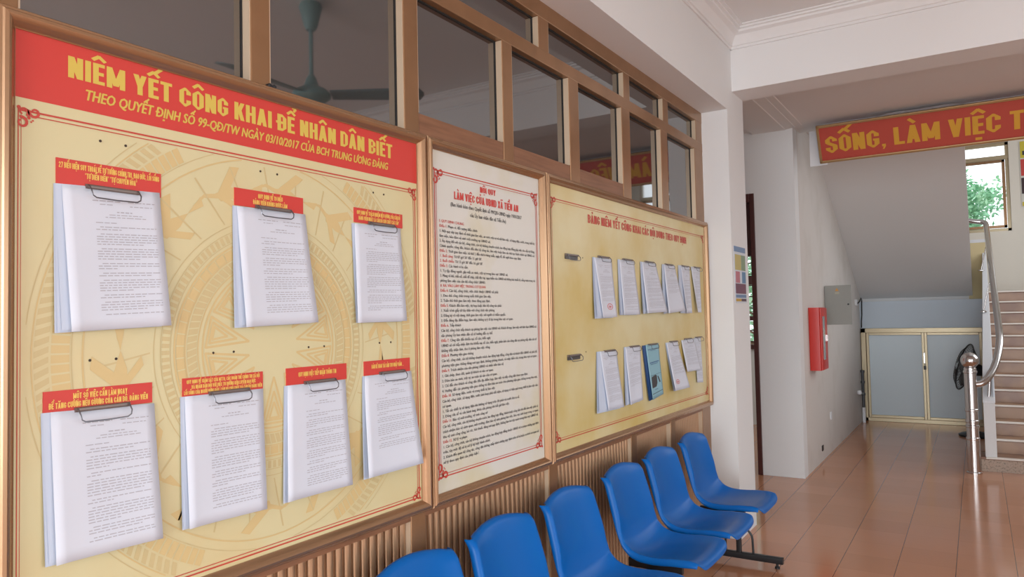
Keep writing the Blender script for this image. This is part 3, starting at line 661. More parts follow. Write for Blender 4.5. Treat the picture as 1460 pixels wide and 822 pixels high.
RULES = '''#I. QUY ĐỊNH CHUNG
#Điều 1.| Phạm vi, đối tượng điều chỉnh
1. Nội quy này quy định về thời gian làm việc, an ninh, trật tự và nội làm việc, sử dụng điện, nước, trang thiết bị
làm việc, bảo đảm vệ sinh môi trường tại UBND xã.
2. Áp dụng đối với cán bộ, công chức, cán bộ không chuyên trách, lao động hợp đồng giúp việc cho cấp ủy Đảng,
Chính quyền; công dân, khách đến liên hệ công tác, làm việc hoặc làm các thủ tục hành chính tại UBND xã.
#Điều 2.| Thời gian làm việc: từ thứ 2 đến thứ 6 hàng tuần, ngày lễ, tết nghỉ theo quy định.
#1. Buổi sáng:| Từ 07 giờ 30' đến 11 giờ 30'.
#2. Buổi chiều:| Từ 13 giờ 30' đến 16 giờ 30'.
#Điều 3.| Các hành vi bị cấm
1. Tụ tập đông người, gây mất an ninh, trật tự trong khu vực UBND xã.
2. Mang vũ khí, chất nổ, chất dễ cháy, chất độc hại, nguy hiểm vào UBND xã; không hút thuốc lá, uống rượu trong các
phòng làm việc của cán bộ công chức UBND.
#II. RA, VÀO LÀM VIỆC TRONG CƠ QUAN
#Điều 4.| Cán bộ, công chức, viên chức thuộc UBND xã phải:
1. Đeo thẻ công chức trong suốt thời gian làm việc.
2. Tuân thủ thời gian làm việc theo đúng quy định.
#Điều 5.| Khách đến làm việc, dự họp hoặc liên hệ công tác phải:
1. Xuất trình giấy tờ tùy thân với công chức văn phòng.
2. Đăng ký rõ nội dung, thời gian làm việc với người có thẩm quyền.
3. Đến đúng địa điểm họp, làm việc; không tự ý đi lại trong khu vực cơ quan.
#Điều 6.| Tiếp khách
Cán bộ, công chức tiếp khách tại phòng làm việc của UBND xã. Khách đi họp, làm việc với lãnh đạo UBND xã
văn phòng Ủy ban nhân dân xã sẽ hướng dẫn cụ thể.
#Điều 7.| Công dân đến khiếu nại, tố cáo, kiến nghị
UBND xã chỉ tiếp nhận đơn thư khiếu nại, tố cáo, kiến nghị, phản ánh của công dân tại phòng tiếp dân của xã
không tiếp nhận đơn, thư ở phòng làm việc riêng.
#Điều 8.| Phương tiện giao thông
Cán bộ, công chức, cán bộ không chuyên trách, lao động hợp đồng, công dân và khách đến UBND xã phải để
phương tiện giao thông đúng nơi quy định, không phóng nhanh, rú máy, bấm còi, trong khu vực cơ quan.
#Điều 9.| Trách nhiệm của văn phòng UBND và nhân viên bảo vệ
1. Ghi chép, theo dõi, quản lý khách ra vào cơ quan.
2. Đảm bảo an ninh, trật tự, an toàn tài sản của cơ quan.
3. Chỉ dẫn cho khách và công dân đến địa điểm họp, làm việc và tiếp công dân theo quy định.
4. Hướng dẫn các phương tiện giao thông và đảm bảo an toàn cho phương tiện giao thông trong khu vực.
#Điều 10.| Sử dụng điện, nước và trang thiết bị làm việc
Cán bộ, công chức, sử dụng điện, nước sinh hoạt phải tiết kiệm, sử dụng có hiệu quả trang thiết bị làm việc của
cơ quan.
1. Tắt các thiết bị sử dụng điện khi không sử dụng trên 30 phút và trước khi ra về.
2. Đóng cửa sổ và cửa hành lang, khóa cửa phòng khi hết giờ làm việc.
#Điều 11.| Bảo vệ môi trường, vệ sinh công sở
Cán bộ, công chức, cán bộ không chuyên trách, lao động hợp đồng, khách hoặc công dân khi đến làm việc phải có
trách nhiệm bảo vệ cảnh quan, môi trường, đảm bảo vệ sinh phòng làm việc, khu vực sinh hoạt trong cơ quan
khu vệ sinh công cộng, bỏ rác, hút thuốc đúng nơi quy định, không làm hư cây xanh trong khu vực UBND xã.
#Điều 12.| Xử lý vi phạm
1. Cán bộ, công chức, cán bộ không chuyên trách, lao động hợp đồng thuộc UBND xã vi phạm những quy định
trên, tùy mức độ sẽ bị xử lý kỷ luật hành chính.
2. Khách đến quan hệ công tác, công dân không chấp hành những quy định trên sẽ bị buộc ra khỏi cơ quan và
xử lý theo quy định của pháp luật./.'''.split('\n')
bk, br = MB(), MB(); full = 0.692; ks = full/max(text_width(l.replace('#','').replace('|','')) for l in RULES)
for k, ln in enumerate(RULES):
    z = 1.859 - k*0.01862; y = 2.149; parts = ln[1:].split('|') if ln[0] == '#' else ['', ln]
    tot = sum(text_width(p) for p in parts)*ks; f = full/tot if tot > 0.86*full else 1.12
    for i, p in enumerate(parts):
        if not p: continue
        y += text(br if i == 0 else bk, p, (PX,y,z), YR, ZU, 0.0098, text_width(p)*ks*f, bold=SEMI, t=0.09)
bk.build('rules_lettering', M['ink'], Bd); br.build('rules_headings', M['red'], Bd)

# ---- board three: wide mottled yellow board
Cd = board('notice_board', 2.976, 5.295, ZB, ZT, M['panel_c'], 'wide mottled yellow notice board beside the white column, two rows of papers')
border(Cd, 2.995, 5.272, 0.912, 2.058, 'lrtb', 0.0045, 0.012)
for y, z, sy, sz in ((2.99,2.063,1,-1),(5.277,2.063,-1,-1),(5.277,0.907,-1,1),(2.99,0.907,1,1)): ornament(Cd, y, z, sy, sz, 0.045)
b = MB(); text(b, 'BẢNG NIÊM YẾT CÔNG KHAI CÁC NỘI DUNG THEO QUY ĐỊNH', (PX,3.386,1.975), YR, ZU, 0.044, 1.517, t=0.095, cond=True); b.build('title_lettering', M['redline'], Cd)
TOPC = [(3.191,1.793),(3.555,1.808),(3.873,1.811),(4.200,1.815),(4.535,1.815),(4.843,1.82),(5.10,1.822)]
BOTC = [(3.192,1.302),(3.60,1.308),(3.935,1.316),(4.215,1.316),(4.58,1.318),(4.86,1.326),(5.085,1.328)]
for i, (y, z) in enumerate(TOPC+BOTC):
    make_clip(Cd, y, z+(0.004 if i in (0,7) else 0), 0.128, loop=True)
    if i in (0,7): MB().rbox(0.006,0.012,y-0.064,y+0.064,z-0.018,z+0.002,0.004,0).build('clip_plate', flat('dark_clip_plate',(0.07,0.062,0.058),0.4), Cd, 40)
for y, z in ((3.32,1.79),(3.33,1.315)): MB().lathe([(0.0032,0),(0.0032,0.0012)],8,(0.006,y,z),(1,0,0)).build('screw_hole', M['hole'], Cd)

# ================================================================== DOCUMENTS ON THE CLIPS
def sheet_fn(q, x0, x1, curl=0.0, wave=0.0):
    (tl, tr, br_, bl) = q
    def fn(a, c):   # a across, c down
        y = (tl[0]*(1-a)+tr[0]*a)*(1-c) + (bl[0]*(1-a)+br_[0]*a)*c
        z = (tl[1]*(1-a)+tr[1]*a)*(1-c) + (bl[1]*(1-a)+br_[1]*a)*c
        x = x0 + (x1-x0)*c**1.3 + curl*(abs(2*a-1)**3)*c*(1 if a > 0.5 else 0.6) + wave*math.sin(a*5+c*4)*c
        return (x, y, z)
    return fn
rnd = random.Random(5)
def print_rows(mb, fn, rows, lift=0.0012):
    """rows of word-like marks: (down, left, right, height)"""
    for c, a0, a1, h in rows:
        a = a0
        while a < a1 - 0.01:
            w = min(rnd.uniform(0.025, 0.075), a1-a)
            p = [fn(a, c), fn(a+w, c), fn(a+w, c+h), fn(a, c+h)]
            mb.poly([(x+lift, y, z) for x, y, z in p]); a += w + 0.013
def letter_rows(dense=1.0, l=0.3, r=0.93, top=0.09, seed=0, table=False, end=0.9):
    rg = random.Random(seed); rows = []
    rows += [(top,l-0.02,l+0.26,0.007),(top,l+0.34,r,0.007),(top+0.025,l+0.05,l+0.18,0.006),(top+0.03,l+0.36,r-0.03,0.006)]
    c = top+0.075; rows += [(c,0.52,0.68,0.008),(c+0.022,0.44,0.80,0.006)]
    if rg.random() < 0.6: rows.append((c+0.04,0.40,0.84,0.006))
    c += 0.08; rows.append((c,l,l+0.22,0.006)); c += 0.03
    while c < end:
        n = rg.randint(2,6)
        for k in range(n):
            if c > end: break
            rows.append((c, l+(0.04 if k == 0 else 0), r if k < n-1 else l+rg.uniform(0.15,0.6)*(r-l)/0.65, 0.0065)); c += 0.0195/dense
        c += 0.014
    return rows
def document(q, label, group, under=None, top=None, seed=0, stamp=None, x0=0.010, x1=0.024, curl=0.006, l=0.3, dense=1.0, cover=None, ntext=0.9, ttop=0.09):
    """q: the stack's outline (TL, TR, BR, BL); top: outline of its uppermost sheet"""
    top = top or q
    r = root('document', (x0, (q[0][0]+q[1][0])/2, q[0][1])); tag(r, label, 'document', group)
    fu = MB()
    if under != 0:
        rgu = random.Random(seed+90)
        for k in range(under or 3):
            e = 0.004*k; j = rgu.uniform(-0.004,0.004)
            qq = [(q[0][0]+e*0.3,q[0][1]),(top[1][0]-0.006,q[1][1]),(top[2][0]-0.012-e+j,q[2][1]+0.004*k-0.002),(q[3][0]+e+j,q[3][1]+0.003*k)]
            f2 = sheet_fn(qq, x0-0.0025+0.0006*k, x1*0.55+0.002*k, curl*0.4)
            fu.grid(lambda a, c: f2(a, c), 6, 8)
        o = fu.build('page_stack', M['navy'] if cover else M['paper_under'], r, True)
    fn = sheet_fn(top, x0, x1, curl, 0.0015)
    o = MB().grid(fn, 10, 12).build('top_sheet', M['cyan'] if cover else M['paper'], r, True)
    sd = o.modifiers.new('thickness', 'SOLIDIFY'); sd.thickness = 0.0006; sd.offset = -1
    b = MB()
    if cover:
        print_rows(b, fn, [(0.09,0.12,0.9,0.012),(0.115,0.3,0.7,0.008),(0.33,0.15,0.9,0.02),(0.365,0.2,0.8,0.012),(0.84,0.35,0.6,0.012)])
        b.build('printed_text', M['navy'], o)
        b = MB()
        pts = [(0.14,0.60),(0.50,0.58),(0.62,0.60),(0.60,0.74),(0.50,0.80),(0.13,0.80)]
        b.poly([(p[0]+0.0014,p[1],p[2]) for p in (fn(a,c) for a,c in pts)])
        pts = [(0.66,0.62),(0.74,0.62),(0.86,0.74),(0.78,0.75)]
        b.poly([(p[0]+0.0014,p[1],p[2]) for p in (fn(a,c) for a,c in pts)])
        b.poly([(p[0]+0.0014,p[1],p[2]) for p in (fn(a,c) for a,c in [(0.1,0.57),(0.95,0.57),(0.95,0.575),(0.1,0.575)])])
        b.poly([(p[0]+0.0014,p[1],p[2]) for p in (fn(a,c) for a,c in [(0.08,0.90),(0.96,0.90),(0.96,0.91),(0.08,0.91)])])
        b.build('cover_picture', M['ink'], o)
    else:
        print_rows(b, fn, letter_rows(dense, l, 0.93, ttop, seed, end=ntext)); b.build('printed_text', M['grey_ink'], o)
        if stamp:
            b = MB(); n = 16; (sa, sc, ra, rc) = stamp
            for k in range(n):
                a, c = 2*math.pi*k/n, 2*math.pi*(k+1)/n
                b.poly([(p[0]+0.0015,p[1],p[2]) for p in (fn(sa+ra*g*math.cos(t), sc+rc*g*math.sin(t)) for g, t in ((0.8,a),(1,a),(1,c),(0.8,c)))])
            for t0 in (0.2,1.4,2.6): 
                b.poly([(p[0]+0.0015,p[1],p[2]) for p in (fn(sa+ra*0.6*math.cos(t), sc+rc*0.6*math.sin(t)) for t in (t0,t0+0.4,t0+3.3,t0+3.5))])
            b.build('round_stamp', M['stamp'], o)
    return r
G1 = 'clipped documents on the large yellow board'
document([(0.801,1.810),(1.043,1.820),(1.065,1.497),(0.804,1.486)], 'white typed pages in the top left corner of the red-headed yellow board', G1, top=[(0.817,1.809),(1.043,1.820),(1.060,1.497),(0.830,1.488)], seed=1, dense=1.08)
document([(1.252,1.814),(1.502,1.816),(1.536,1.496),(1.249,1.486)], 'white typed pages, middle of the upper row on the red-headed board, flared corner', G1, top=[(1.264,1.814),(1.502,1.816),(1.525,1.496),(1.275,1.488)], seed=2, x1=0.03)
document([(1.695,1.810),(1.927,1.813),(1.940,1.494),(1.700,1.491)], 'white typed pages at the right end of the upper row on the red-headed board', G1, top=[(1.706,1.810),(1.927,1.813),(1.930,1.494),(1.699,1.491)], seed=3, l=0.22)
document([(0.777,1.318),(1.028,1.312),(1.042,0.991),(0.783,0.997)], 'white typed pages in the bottom left corner of the red-headed yellow board', G1, top=[(0.795,1.318),(1.028,1.312),(1.037,0.993),(0.800,0.997)], seed=4)
document([(1.097,1.319),(1.345,1.317),(1.346,0.990),(1.095,0.994)], 'white typed pages under the three-line red caption, second in the lower row', G1, top=[(1.108,1.319),(1.345,1.317),(1.339,0.992),(1.109,0.995)], seed=5)
document([(1.419,1.317),(1.657,1.316),(1.672,0.990),(1.408,0.989)], 'white typed pages third along the lower row of the red-headed board', G1, top=[(1.429,1.317),(1.657,1.316),(1.663,0.992),(1.414,0.992)], seed=6)
document([(1.734,1.319),(1.972,1.320),(2.006,0.997),(1.718,0.995)], 'white typed pages in the bottom right of the red-headed board, overlapping its frame', G1, top=[(1.742,1.319),(1.972,1.320),(1.985,1.002),(1.720,1.001)], seed=8, x1=0.042, l=0.22, ntext=0.75)
G2 = 'papers clipped on the wide yellow board'
def d3(q, top, label, **k): return document(q, label, G2, top=top, x0=0.011, curl=0.004, l=0.18, ttop=0.12, **k)
d3([(3.425,1.800),(3.658,1.802),(3.681,1.485),(3.412,1.481)], [(3.445,1.800),(3.658,1.802),(3.652,1.487),(3.483,1.485)], 'thick wad of white pages with red stamp, leftmost of the wide board\'s upper row', seed=11, stamp=(0.6,0.82,0.18,0.055), x1=0.034, under=5, ntext=0.72)
d3([(3.741,1.806),(3.968,1.806),(4.019,1.497),(3.741,1.496)], [(3.760,1.806),(3.968,1.806),(3.998,1.497),(3.771,1.497)], 'white pages second from the left in the wide board\'s upper row', seed=12)
d3([(4.063,1.810),(4.310,1.810),(4.445,1.511),(4.051,1.501)], [(4.085,1.810),(4.310,1.810),(4.402,1.511),(4.077,1.503)], 'white pages swinging right, third from the left in the wide board\'s upper row', seed=13, x1=0.04, dense=1.1)
d3([(4.418,1.812),(4.647,1.814),(4.618,1.514),(4.368,1.498)], [(4.453,1.812),(4.647,1.814),(4.714,1.516),(4.405,1.500)], 'white pages fourth in the wide board\'s upper row, lapping over the next pages', seed=14, x1=0.05, ntext=0.62)
d3([(4.715,1.820),(4.940,1.822),(4.932,1.499),(4.707,1.500)], [(4.759,1.820),(4.940,1.822),(4.898,1.499),(4.798,1.500)], 'white pages fifth in the wide board\'s upper row, dark gap at the left edge', seed=15, x1=0.03)
d3([(4.970,1.822),(5.166,1.822),(5.136,1.502),(5.087,1.503)], [(4.970,1.822),(5.166,1.822),(5.104,1.502),(5.040,1.503)], 'single narrow white page, rightmost of the wide board\'s upper row', seed=16, under=0, x1=0.028)
d3([(3.446,1.309),(3.691,1.308),(3.741,0.991),(3.408,0.995)], [(3.482,1.309),(3.691,1.308),(3.711,0.997),(3.517,1.001)], 'thick wad of white pages, leftmost of the wide board\'s lower row', seed=21, x1=0.034, under=5)
d3([(3.795,1.317),(4.027,1.315),(4.017,0.998),(3.776,0.995)], [(3.807,1.317),(4.027,1.315),(3.990,1.006),(3.816,0.994)], 'white pages between the thick wad and the blue booklet in the lower row', seed=22, x1=0.03, ntext=0.7)
d3([(4.058,1.313),(4.318,1.319),(4.348,0.999),(4.129,0.981)], [(4.108,1.315),(4.318,1.319),(4.320,1.006),(4.152,0.985)], 'light blue booklet with dark blue spine in the wide board\'s lower row', seed=23, cover=True, x1=0.028)
d3([(4.439,1.314),(4.657,1.318),(4.810,1.002),(4.513,1.003)], [(4.456,1.314),(4.657,1.318),(4.751,1.008),(4.485,1.009)], 'single white page with red stamp, hanging askew right of the blue booklet', seed=24, stamp=(0.3,0.83,0.13,0.05), x1=0.05, under=1, ntext=0.66)
d3([(4.729,1.319),(4.998,1.323),(5.090,1.098),(4.810,1.104)], [(4.729,1.319),(4.998,1.323),(5.055,1.101),(4.776,1.107)], 'short white page, second from the right in the wide board\'s lower row', seed=25, under=0, x1=0.03, ntext=0.8)
d3([(4.998,1.327),(5.136,1.330),(5.147,1.005),(5.030,1.013)], [(4.998,1.327),(5.136,1.330),(5.131,1.007),(5.014,1.015)], 'narrow white page, rightmost of the wide board\'s lower row', seed=26, under=0, x1=0.016)

# ================================================================== BEAM SEATING
PROF = [(0.070,0.702),(0.071,0.722),(0.079,0.736),(0.092,0.738),(0.105,0.727),(0.122,0.680),(0.145,0.602),(0.166,0.525),(0.186,0.452),(0.209,0.395),(0.245,0.357),(0.29,0.341),(0.35,0.337),(0.41,0.340),(0.47,0.347),(0.53,0.355),(0.562,0.353),(0.583,0.342),(0.592,0.327),(0.590,0.312)]
def _arc(P):
    L = [0]
    for a, c in zip(P[:-1], P[1:]): L.append(L[-1]+math.hypot(c[0]-a[0], c[1]-a[1]))
    return [l/L[-1] for l in L]
_AL = _arc(PROF)
def prof_at(u):
    u = min(1, max(0, u))
    for i in range(len(_AL)-1):
        if u <= _AL[i+1]:
            t = (u-_AL[i])/(_AL[i+1]-_AL[i]); return (PROF[i][0]*(1-t)+PROF[i+1][0]*t, PROF[i][1]*(1-t)+PROF[i+1][1]*t)
    return PROF[-1]
def shell_mesh(yc):
    NU, NV = 34, 48
    def fn(i, j):
        t = 2*i-1; at = abs(t)
        ts = math.copysign(min(1, at/0.84), t); rim = max(0.0, (at-0.84)/0.16)          # outer strip folds down and back as a rim
        e = abs(ts)
        q0 = 0.075*e**5; q1 = 1-0.055*e**8
        u = q0+(q1-q0)*j; x, z = prof_at(u)
        back = max(0.0, min(1.0, (0.54-u)/0.24)); back = back*back*(3-2*back)                                         # 1 on the back rest, 0 on the seat
        hw = (0.192+0.026*min(1, u/0.45))*(1-0.05*max(0,(u-0.75)/0.25))
        y = yc + ts*hw
        crown = max(0.0, 1-u/0.14)
        x += back*0.026*e**2.4*(1-0.5*crown) ; z += (1-back)*0.026*e**2.5*(1-0.7*max(0,(u-0.8)/0.2))
        z -= crown*0.05*e**1.8
        z -= (1-back)*0.010*math.exp(-((u-0.62)/0.14)**2)*(1-e**2)
        y += math.copysign(0.014*math.sin(rim*math.pi/2), t); x -= back*0.036*rim**1.3; z -= (1-back)*0.034*rim**1.3*(1-max(0,(u-0.86)/0.14)**2)
        return (x, y, z)
    return MB().grid(fn, NU, NV)
def bench(name, centres, label, legs, ys):
    r = root(name, (0.4, sum(centres)/len(centres), 0)); tag(r, label, 'bench', 'rows of blue waiting seats')
    b = MB(); b.rbox(0.287,0.337,ys[0],ys[1],0.235,0.275,0.006,1); b.build('support_beam', M['black'], r, 40)
    for yc in centres:
        o = shell_mesh(yc).build('seat_shell', M['blue'], r, 60)
        s = o.modifiers.new('thickness', 'SOLIDIFY'); s.thickness = 0.007; s.offset = -1
        s2 = o.modifiers.new('smooth', 'SUBSURF'); s2.levels = 1; s2.render_levels = 1
        for dy in (-0.13, 0.13): MB().rbox(0.20,0.47,yc+dy-0.012,yc+dy+0.012,0.275,0.318,0.004,0).build('seat_bracket', M['black'], r, 40)
    for y in legs:
        MB().rbox(0.05,0.587,y-0.018,y+0.018,-0.098,-0.058,0.006,0).build('foot_bar', M['black'], r, 40)
        for x in (0.085,0.55): MB().lathe([(0.016,0),(0.016,0.012),(0.008,0.014),(0.008,0.034)],14,(x,y,-0.13)).build('foot_pad', M['black'], r, 40)
        MB().rbox(0.297,0.327,y-0.015,y+0.015,-0.06,0.262,0.005,2).build('leg', M['black'], r, 40)
        p = [(0.226,y,-0.062),(0.226,y,0.03)] + [(0.313-0.087*math.cos(R(a)),y,0.03+0.075*math.sin(R(a))) for a in range(15,180,15)] + [(0.400,y,0.03),(0.403,y,-0.062)]
        MB().tube(p,0.0075,8).build('hoop_brace', M['black'], r, True)
    return r
bench('waiting_bench', [3.49,4.01,4.58], 'row of three blue plastic seats on a black steel beam, beside the white column', [4.86,3.42], (3.24,4.90))
bench('waiting_bench', [1.845,2.36,2.895], 'row of three blue plastic seats in front of the narrow ivory board, nearest the camera', [1.75,3.08], (1.60,3.12))

# ================================================================== BANNER OVER THE STAIRS
UNIT[0] = 'stair'
BA = Vector((0.543,7.03,2.822)); BUP = Vector((0,-0.17,0.30)); BH = BUP.length; BU = BUP.normalized(); BN = Vector((0,-BU.z,BU.y))
bn = root('banner', (2.6,7.03,2.822)); tag(bn, 'long red banner with gold capital letters in a gold frame, hung over the stairs', 'banner')
BW = 3.9
def bpt(a, c, h=0.0): return BA + Vector((1,0,0))*a + BU*c - BN*(-h)
def bbox_(mb, a0, a1, c0, c1, h0, h1):
    mb.hexa([bpt(a0,c0,h0),bpt(a1,c0,h0),bpt(a1,c0,h1),bpt(a0,c0,h1),bpt(a0,c1,h0),bpt(a1,c1,h0),bpt(a1,c1,h1),bpt(a0,c1,h1)])
b = MB(); bbox_(b,0.01,BW-0.01,0.01,BH-0.01,0.0,0.012); b.build('panel', M['banner_red'], bn)
for a0, a1, c0, c1 in ((0,BW,0,0.022),(0,BW,BH-0.022,BH),(0,0.022,0,BH),(BW-0.022,BW,0,BH)):
    b = MB(); bbox_(b,a0,a1,c0,c1,-0.006,0.026); b.build('frame_rail', M['banner_frame'], bn, bevel=0.004)
BSX = 1.306/(text_width('SỐNG, LÀM VIỆC', cond=True)*0.152/CAPH)
b = MB(); wt = text(b, 'SỐNG, LÀM VIỆC THEO', bpt(0.055,0.085,0.0135), (1,0,0), BU, 0.152, sx=BSX, t=0.095, cond=True); b.build('banner_lettering', M['banner_gold'], bn)
print('banner text width', wt)
b = MB(); b.box(0.455,0.60,7.035,7.05,2.80,3.12); tag(b.build('backing_board', M['white'], None, origin=(0.5,7.04,2.8)), 'white board sticking out behind the left end of the red banner', 'board')
b = MB()
b.grid(lambda a, c: (0.95+0.75*a, 6.98-0.10*c, 3.115+0.035*c*abs(math.sin(a*3.0))+0.008*math.sin(a*9)*c), 14, 4)
tag(b.build('paper_strip', M['white'], None, origin=(1.2,7.0,3.12)), 'crumpled white strip tucked behind the top edge of the red banner', 'paper')

# ================================================================== STAIR SIDE WALL FITTINGS
fc = root('fire_hose_cabinet', (0.327,7.55,0.92)); tag(fc, 'red fire hose cabinet with narrow glass strip on the wall by the stairs', 'fire cabinet')
MB().rbox(0.327,0.425,7.38,7.70,0.93,1.525,0.006,2).build('body', M['firered'], fc, 40)
MB().rbox(0.425,0.440,7.385,7.695,0.935,1.52,0.004,2).build('door', M['firered'], fc, 40)
MB().box(0.440,0.443,7.45,7.55,1.03,1.44).build('window_strip', flat('grey_cabinet_glass',(0.30,0.33,0.33),0.15), fc)
MB().box(0.443,0.4445,7.455,7.545,1.285,1.31).build('label_plate', flat('grey_label',(0.42,0.43,0.42)), fc)
MB().box(0.440,0.452,7.64,7.655,1.2,1.26).build('handle', M['chrome'], fc)
ep = root('electrical_panel', (0.45,8.28,1.33)); tag(ep, 'grey steel electrical panel door standing out from the stair side wall', 'electrical panel')
MB().rbox(0.335,0.585,8.28,8.30,1.345,1.755,0.006,1).build('door', M['greybox'], ep, 40)
MB().box(0.327,0.340,8.31,8.70,1.35,1.75).build('cabinet_frame', M['greybox'], ep, bevel=0.002)
MB().lathe([(0.009,0),(0.009,0.012)],12,(0.558,8.28,1.555),(0,-1,0)).build('lock', M['black'], ep, 40)
MB().poly([(0.434,8.279,1.695),(0.470,8.279,1.695),(0.452,8.279,1.73)]).build('warning_sticker', flat('orange_sticker',(0.62,0.30,0.05)), ep)
MB().box(0.432,0.474,8.2785,8.2795,1.664,1.685).build('name_plate', flat('beige_sticker',(0.42,0.39,0.30)), ep)
so = root('wall_socket', (0.327,10.7,1.58)); tag(so, 'small white wall socket with a black cable above the cupboard', 'socket')
MB().rbox(0.327,0.352,10.55,10.66,1.55,1.63,0.008,0).build('socket_plate', M['white'], so, 40)
cp = [(0.35,10.60,1.575),(0.37,10.64,1.60),(0.38,10.74,1.645),(0.375,10.84,1.62),(0.365,10.90,1.53),(0.36,10.92,1.42),(0.355,10.90,1.34),(0.352,10.90,1.25)]
MB().tube(cp,0.008,8).build('cable', M['black'], so, True)
pp = root('water_pipe', (0.36,10.7,0)); tag(pp, 'dark water pipe with a small tap in the corner left of the cupboard', 'pipe')
MB().tube([(0.362,10.74,0.0),(0.362,10.74,0.68)],0.018,12).build('riser_pipe', flat('dark_pipe',(0.06,0.06,0.065),0.4), pp, True)
MB().tube([(0.362,10.74,0.0),(0.362,10.74,0.20)],0.0205,12).build('pipe_sleeve', M['white'], pp, True)
for z in (0.66,0.52,0.36): MB().lathe([(0.026,0),(0.026,0.03)],14,(0.362,10.74,z)).build('pipe_joint', flat('dark_pipe',(0.06,0.06,0.065)), pp, 40)
MB().tube([(0.362,10.74,0.38),(0.37,10.55,0.40),(0.37,10.35,0.43)],0.015,10).build('branch', flat('dark_pipe',(0.06,0.06,0.065)), pp, True)
MB().lathe([(0.004,-0.03),(0.024,-0.02),(0.028,0.0),(0.024,0.02),(0.004,0.03)],14,(0.385,10.2,0.45)).build('tap', M['white'], pp, True)
MB().tube([(0.37,10.35,0.43),(0.38,10.2,0.45)],0.012,10).build('tap_stem', M['chrome'], pp, True)
tag(MB().rbox(0.327,0.335,8.36,8.44,0.34,0.42,0.01,0).build('wall_socket', M['white'], None, 40, origin=(0.33,8.4,0.34)), 'small white cover plate low on the stair side wall', 'socket')
tag(MB().rbox(0.327,0.333,7.82,7.90,0.10,0.155,0.01,0).build('wall_socket', M['black'], None, 40, origin=(0.33,7.86,0.1)), 'small dark cover plate just above the floor on the stair side wall', 'socket')

# cupboard under the stairs
cu = root('stair_cupboard', (1.05,10.95,0)); tag(cu, 'low cupboard with two pale blue doors in gold frames under the stair landing', 'cupboard')
b = MB(); b.box(0.335,0.395,10.93,10.99,0,1.24); b.box(1.72,1.762,10.93,10.99,0,1.24); b.box(0.335,1.762,10.93,10.99,1.18,1.24); b.box(0.335,1.762,10.93,10.99,0,0.05); b.build('outer_frame', M['goldalu'], cu, bevel=0.004)
for x0, x1 in ((0.40,1.085),(1.085,1.72)):
    dd = MB().box(x0+0.03,x1-0.03,10.955,10.965,0.07,1.16).build('door', M['doorpanel'], cu)
    b = MB(); t = 0.032
    b.box(x0,x0+t,10.935,10.975,0.05,1.18); b.box(x1-t,x1,10.935,10.975,0.05,1.18); b.box(x0+t,x1-t,10.935,10.975,1.148,1.18); b.box(x0+t,x1-t,10.935,10.975,0.05,0.085)
    b.build('door_frame', M['goldalu'], dd, bevel=0.004)
MB().box(1.068,1.088,10.915,10.935,0.78,0.92).build('hasp', M['chrome'], cu, bevel=0.003)
MB().rbox(1.066,1.096,10.905,10.925,0.70,0.75,0.006,1).build('padlock', M['black'], cu, 40)
MB().tube([(1.072,10.915,0.75),(1.072,10.915,0.775),(1.081,10.915,0.785),(1.090,10.915,0.775),(1.090,10.915,0.75)],0.003,6).build('shackle', M['chrome'], cu, True)

# pedestal fan standing in front of the cupboard, turned sideways
pf = root('pedestal_fan', (1.63,10.1,0)); tag(pf, 'black pedestal fan turned sideways in front of the cupboard, behind the steel newel post', 'fan')
MB().lathe([(0.19,0),(0.19,0.02),(0.16,0.035),(0.04,0.05),(0.03,0.06)],28,(1.63,10.1,0)).build('base', M['black'], pf, 40)
MB().tube([(1.63,10.1,0.05),(1.63,10.1,0.70)],0.016,12).build('pole', M['black'], pf, True)
fx = Vector((-0.95,-0.24,0.28)).normalized(); fo = Vector((1.55,10.06,0.80)); up_ = Vector((0,0,1)); e1 = fx.cross(up_).normalized(); e2 = e1.cross(fx)
MB().lathe([(0.02,-0.20),(0.055,-0.19),(0.07,-0.12),(0.07,-0.05),(0.03,-0.03)],20,fo,fx).build('motor_housing', M['black'], pf, 40)
def circ(c, r, n=40): return [c + (e1*math.cos(2*math.pi*k/n) + e2*math.sin(2*math.pi*k/n))*r for k in range(n)]
b = MB(); b.tube(circ(fo+fx*0.02,0.27),0.008,6,closed=True); b.tube(circ(fo+fx*0.07,0.19),0.003,5,closed=True); b.tube(circ(fo-fx*0.04,0.19),0.003,5,closed=True)
for k in range(40):
    a = 2*math.pi*k/40; dv = e1*math.cos(a)+e2*math.sin(a)
    b.tube([fo+fx*0.09+dv*0.05, fo+fx*0.075+dv*0.19, fo+fx*0.02+dv*0.27],0.002,4); b.tube([fo-fx*0.05+dv*0.06, fo-fx*0.04+dv*0.19, fo+fx*0.02+dv*0.27],0.002,4)
b.build('guard', M['black'], pf)
for k in range(3):
    a = 2*math.pi*k/3; b = MB()
    def bl(i, j, a=a):
        rr = 0.03+0.21*j; w = (0.05+0.11*math.sin(math.pi*min(1,j*0.9+0.08)))*(i-0.5); dv = e1*math.cos(a)+e2*math.sin(a); dt = -e1*math.sin(a)+e2*math.cos(a)
        return fo + fx*(0.02+0.5*w*0.5) + dv*rr + dt*w
    b.grid(bl, 5, 8); o = b.build('blade', flat('dark_fan_plastic',(0.05,0.04,0.04),0.3), pf, True)
    sd = o.modifiers.new('thickness','SOLIDIFY'); sd.thickness = 0.003

